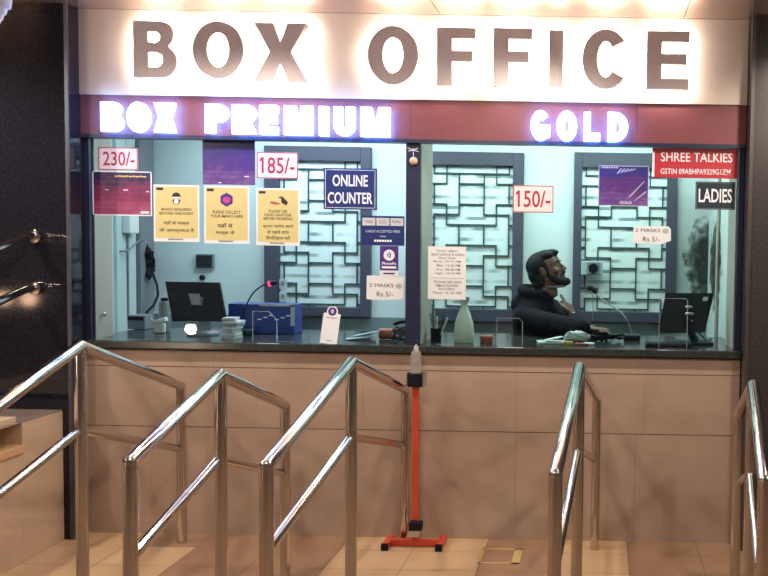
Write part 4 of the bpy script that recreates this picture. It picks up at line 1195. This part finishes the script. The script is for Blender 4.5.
# jacket with sleeves and hood
jk = MB(); jk.rings(torso(.020, .90))
limb(jk, [SRt, SRt.lerp(ER, .5), ER], [.070, .066, .058]); limb(jk, [ER, ER.lerp(WR, .45), ER.lerp(WR, .86)], [.062, .056, .044])
limb(jk, [SLt, SLt.lerp(EL, .5), EL], [.080, .070, .062]); limb(jk, [EL, EL.lerp(WL, .45), EL.lerp(WL, .9)], [.062, .056, .044])
hood = [NB + Vector((0, 0, .012)) + (fwd * math.cos(a) * .085 + sidev * math.sin(a) * .10) + Vector((-.012, 0, -.020 * math.cos(a) + .012)) for a in [2 * PI * i / 16 for i in range(17)]]
jk.path(hood, .036, 10)
limb(jk, [NB - fwd * .075 + Vector((0, 0, .02)), NB - fwd * .125 + Vector((0, 0, -.06)), NB - fwd * .115 + Vector((0, 0, -.14))], [.05, .07, .05])
# cloth folds across the sleeve and chest
for k in range(5):
    u = .25 + .15 * k; p = SRt.lerp(ER, u); n_ = (ER - SRt).normalized(); v1 = n_.cross(Vector((0, 1, .2))).normalized()
    limb(jk, [p + v1 * .055, p - Vector((0, .062, .01)), p - v1 * .055 - Vector((0, .0, .02))], [.012, .016, .012])
remesh(jk, 'jacket', jacket_m, person, .009, 3)
tr = MB()
for s in (-1, 1):
    hpv = Vector((cx - .03, YM, HIP)) + sidev * .09 * s
    limb(tr, [hpv, hpv + Vector((.01, 0, -.42)), hpv + Vector((-.02, 0, -.83))], [.105, .080, .062])
remesh(tr, 'trousers', trouser_m, person, .012, 3)
# hair: full top, back of the head down to the nape, sideburn
hr = MB()
for x, y, z, r, s in ((-.034, 0, .040, .098, (1.04, .93, .95)), (.004, 0, .076, .074, (1.12, 1.00, .80)), (.050, 0, .098, .040, (1.15, 1.5, .75)), (-.078, 0, -.01, .066, (.85, 1.22, 1.1)), (-.080, 0, -.065, .056, (.75, 1.28, 1.0)), (-.072, 0, -.11, .048, (.75, 1.3, .9)), (.03, -.05, .088, .036, (1.3, .8, .8)), (.03, .05, .088, .036, (1.3, .8, .8)), (.080, .0, .098, .024, (1, 1.7, .7)),
                      (-.03, -.062, .015, .034, (1.2, .5, 1.3)), (-.03, .062, .015, .034, (1.2, .5, 1.3)), (-.045, -.060, -.05, .034, (.9, .5, 1.3))):
    q = bmesh.ops.create_uvsphere(hr.bm, u_segments=18, v_segments=12, radius=1)
    bmesh.ops.transform(hr.bm, matrix=HR @ Matrix.Translation((x, y, z)) @ Matrix.Diagonal((r * s[0], r * s[1], r * s[2], 1)), verts=q['verts'])
for s in (-1, 1): limb(hr, [hp(.012, s * .074, .035), hp(.020, s * .072, -.005), hp(.020, s * .068, -.035)], [.012, .011, .009])
remesh(hr, 'hair', hair_m, person, .005, 3)
bd = MB()
limb(bd, [hp(.015, -.068, -.03), hp(.035, -.060, -.062), hp(.070, -.040, -.088), hp(.098, 0, -.100), hp(.070, .040, -.088), hp(.035, .060, -.062), hp(.015, .068, -.03)], [.012, .019, .026, .027, .026, .019, .012])
limb(bd, [hp(.088, -.030, -.050), hp(.106, -.010, -.038), hp(.106, .010, -.038), hp(.088, .030, -.050)], [.006, .0075, .0075, .006])
limb(bd, [hp(.088, -.030, -.050), hp(.085, -.034, -.075)], [.007, .012]); limb(bd, [hp(.088, .030, -.050), hp(.085, .034, -.075)], [.007, .012])
remesh(bd, 'beard', hair_m, person, .004, 2)
for s in (-1, 1): MB().ball(hp(.080, s * .031, .014), .0092, u=14, v=10).build('eye', mat('eye_white', (.30, .27, .26), .3), person, smooth=True)
for s in (-1, 1): MB().ball(hp(.0868, s * .031, .0145), .0050, u=10, v=8).build('iris', black_pl, person, smooth=True)
for s in (-1, 1): MB().path([hp(.094, s * .014, .036), hp(.092, s * .032, .042), hp(.080, s * .050, .037)], [.004, .005, .003], 8).build('eyebrow', hair_m, person, smooth=True)
mk = MB().path([hp(-.01, -.070, -.10), hp(.03, -.060, -.118), hp(.075, -.035, -.125), hp(.085, 0, -.125), hp(.075, .035, -.125)], [.004, .007, .008, .008, .006], 10)
mk.build('chin_mask', maskgrey, person, smooth=True)
b = MB(); dd = (WR - ER).normalized()
b.path([WR - dd * .012, WR + dd * .012], .034, 18); b.build('wristband', mat('watch_pale', (.55, .58, .60), .3), person, smooth=True)
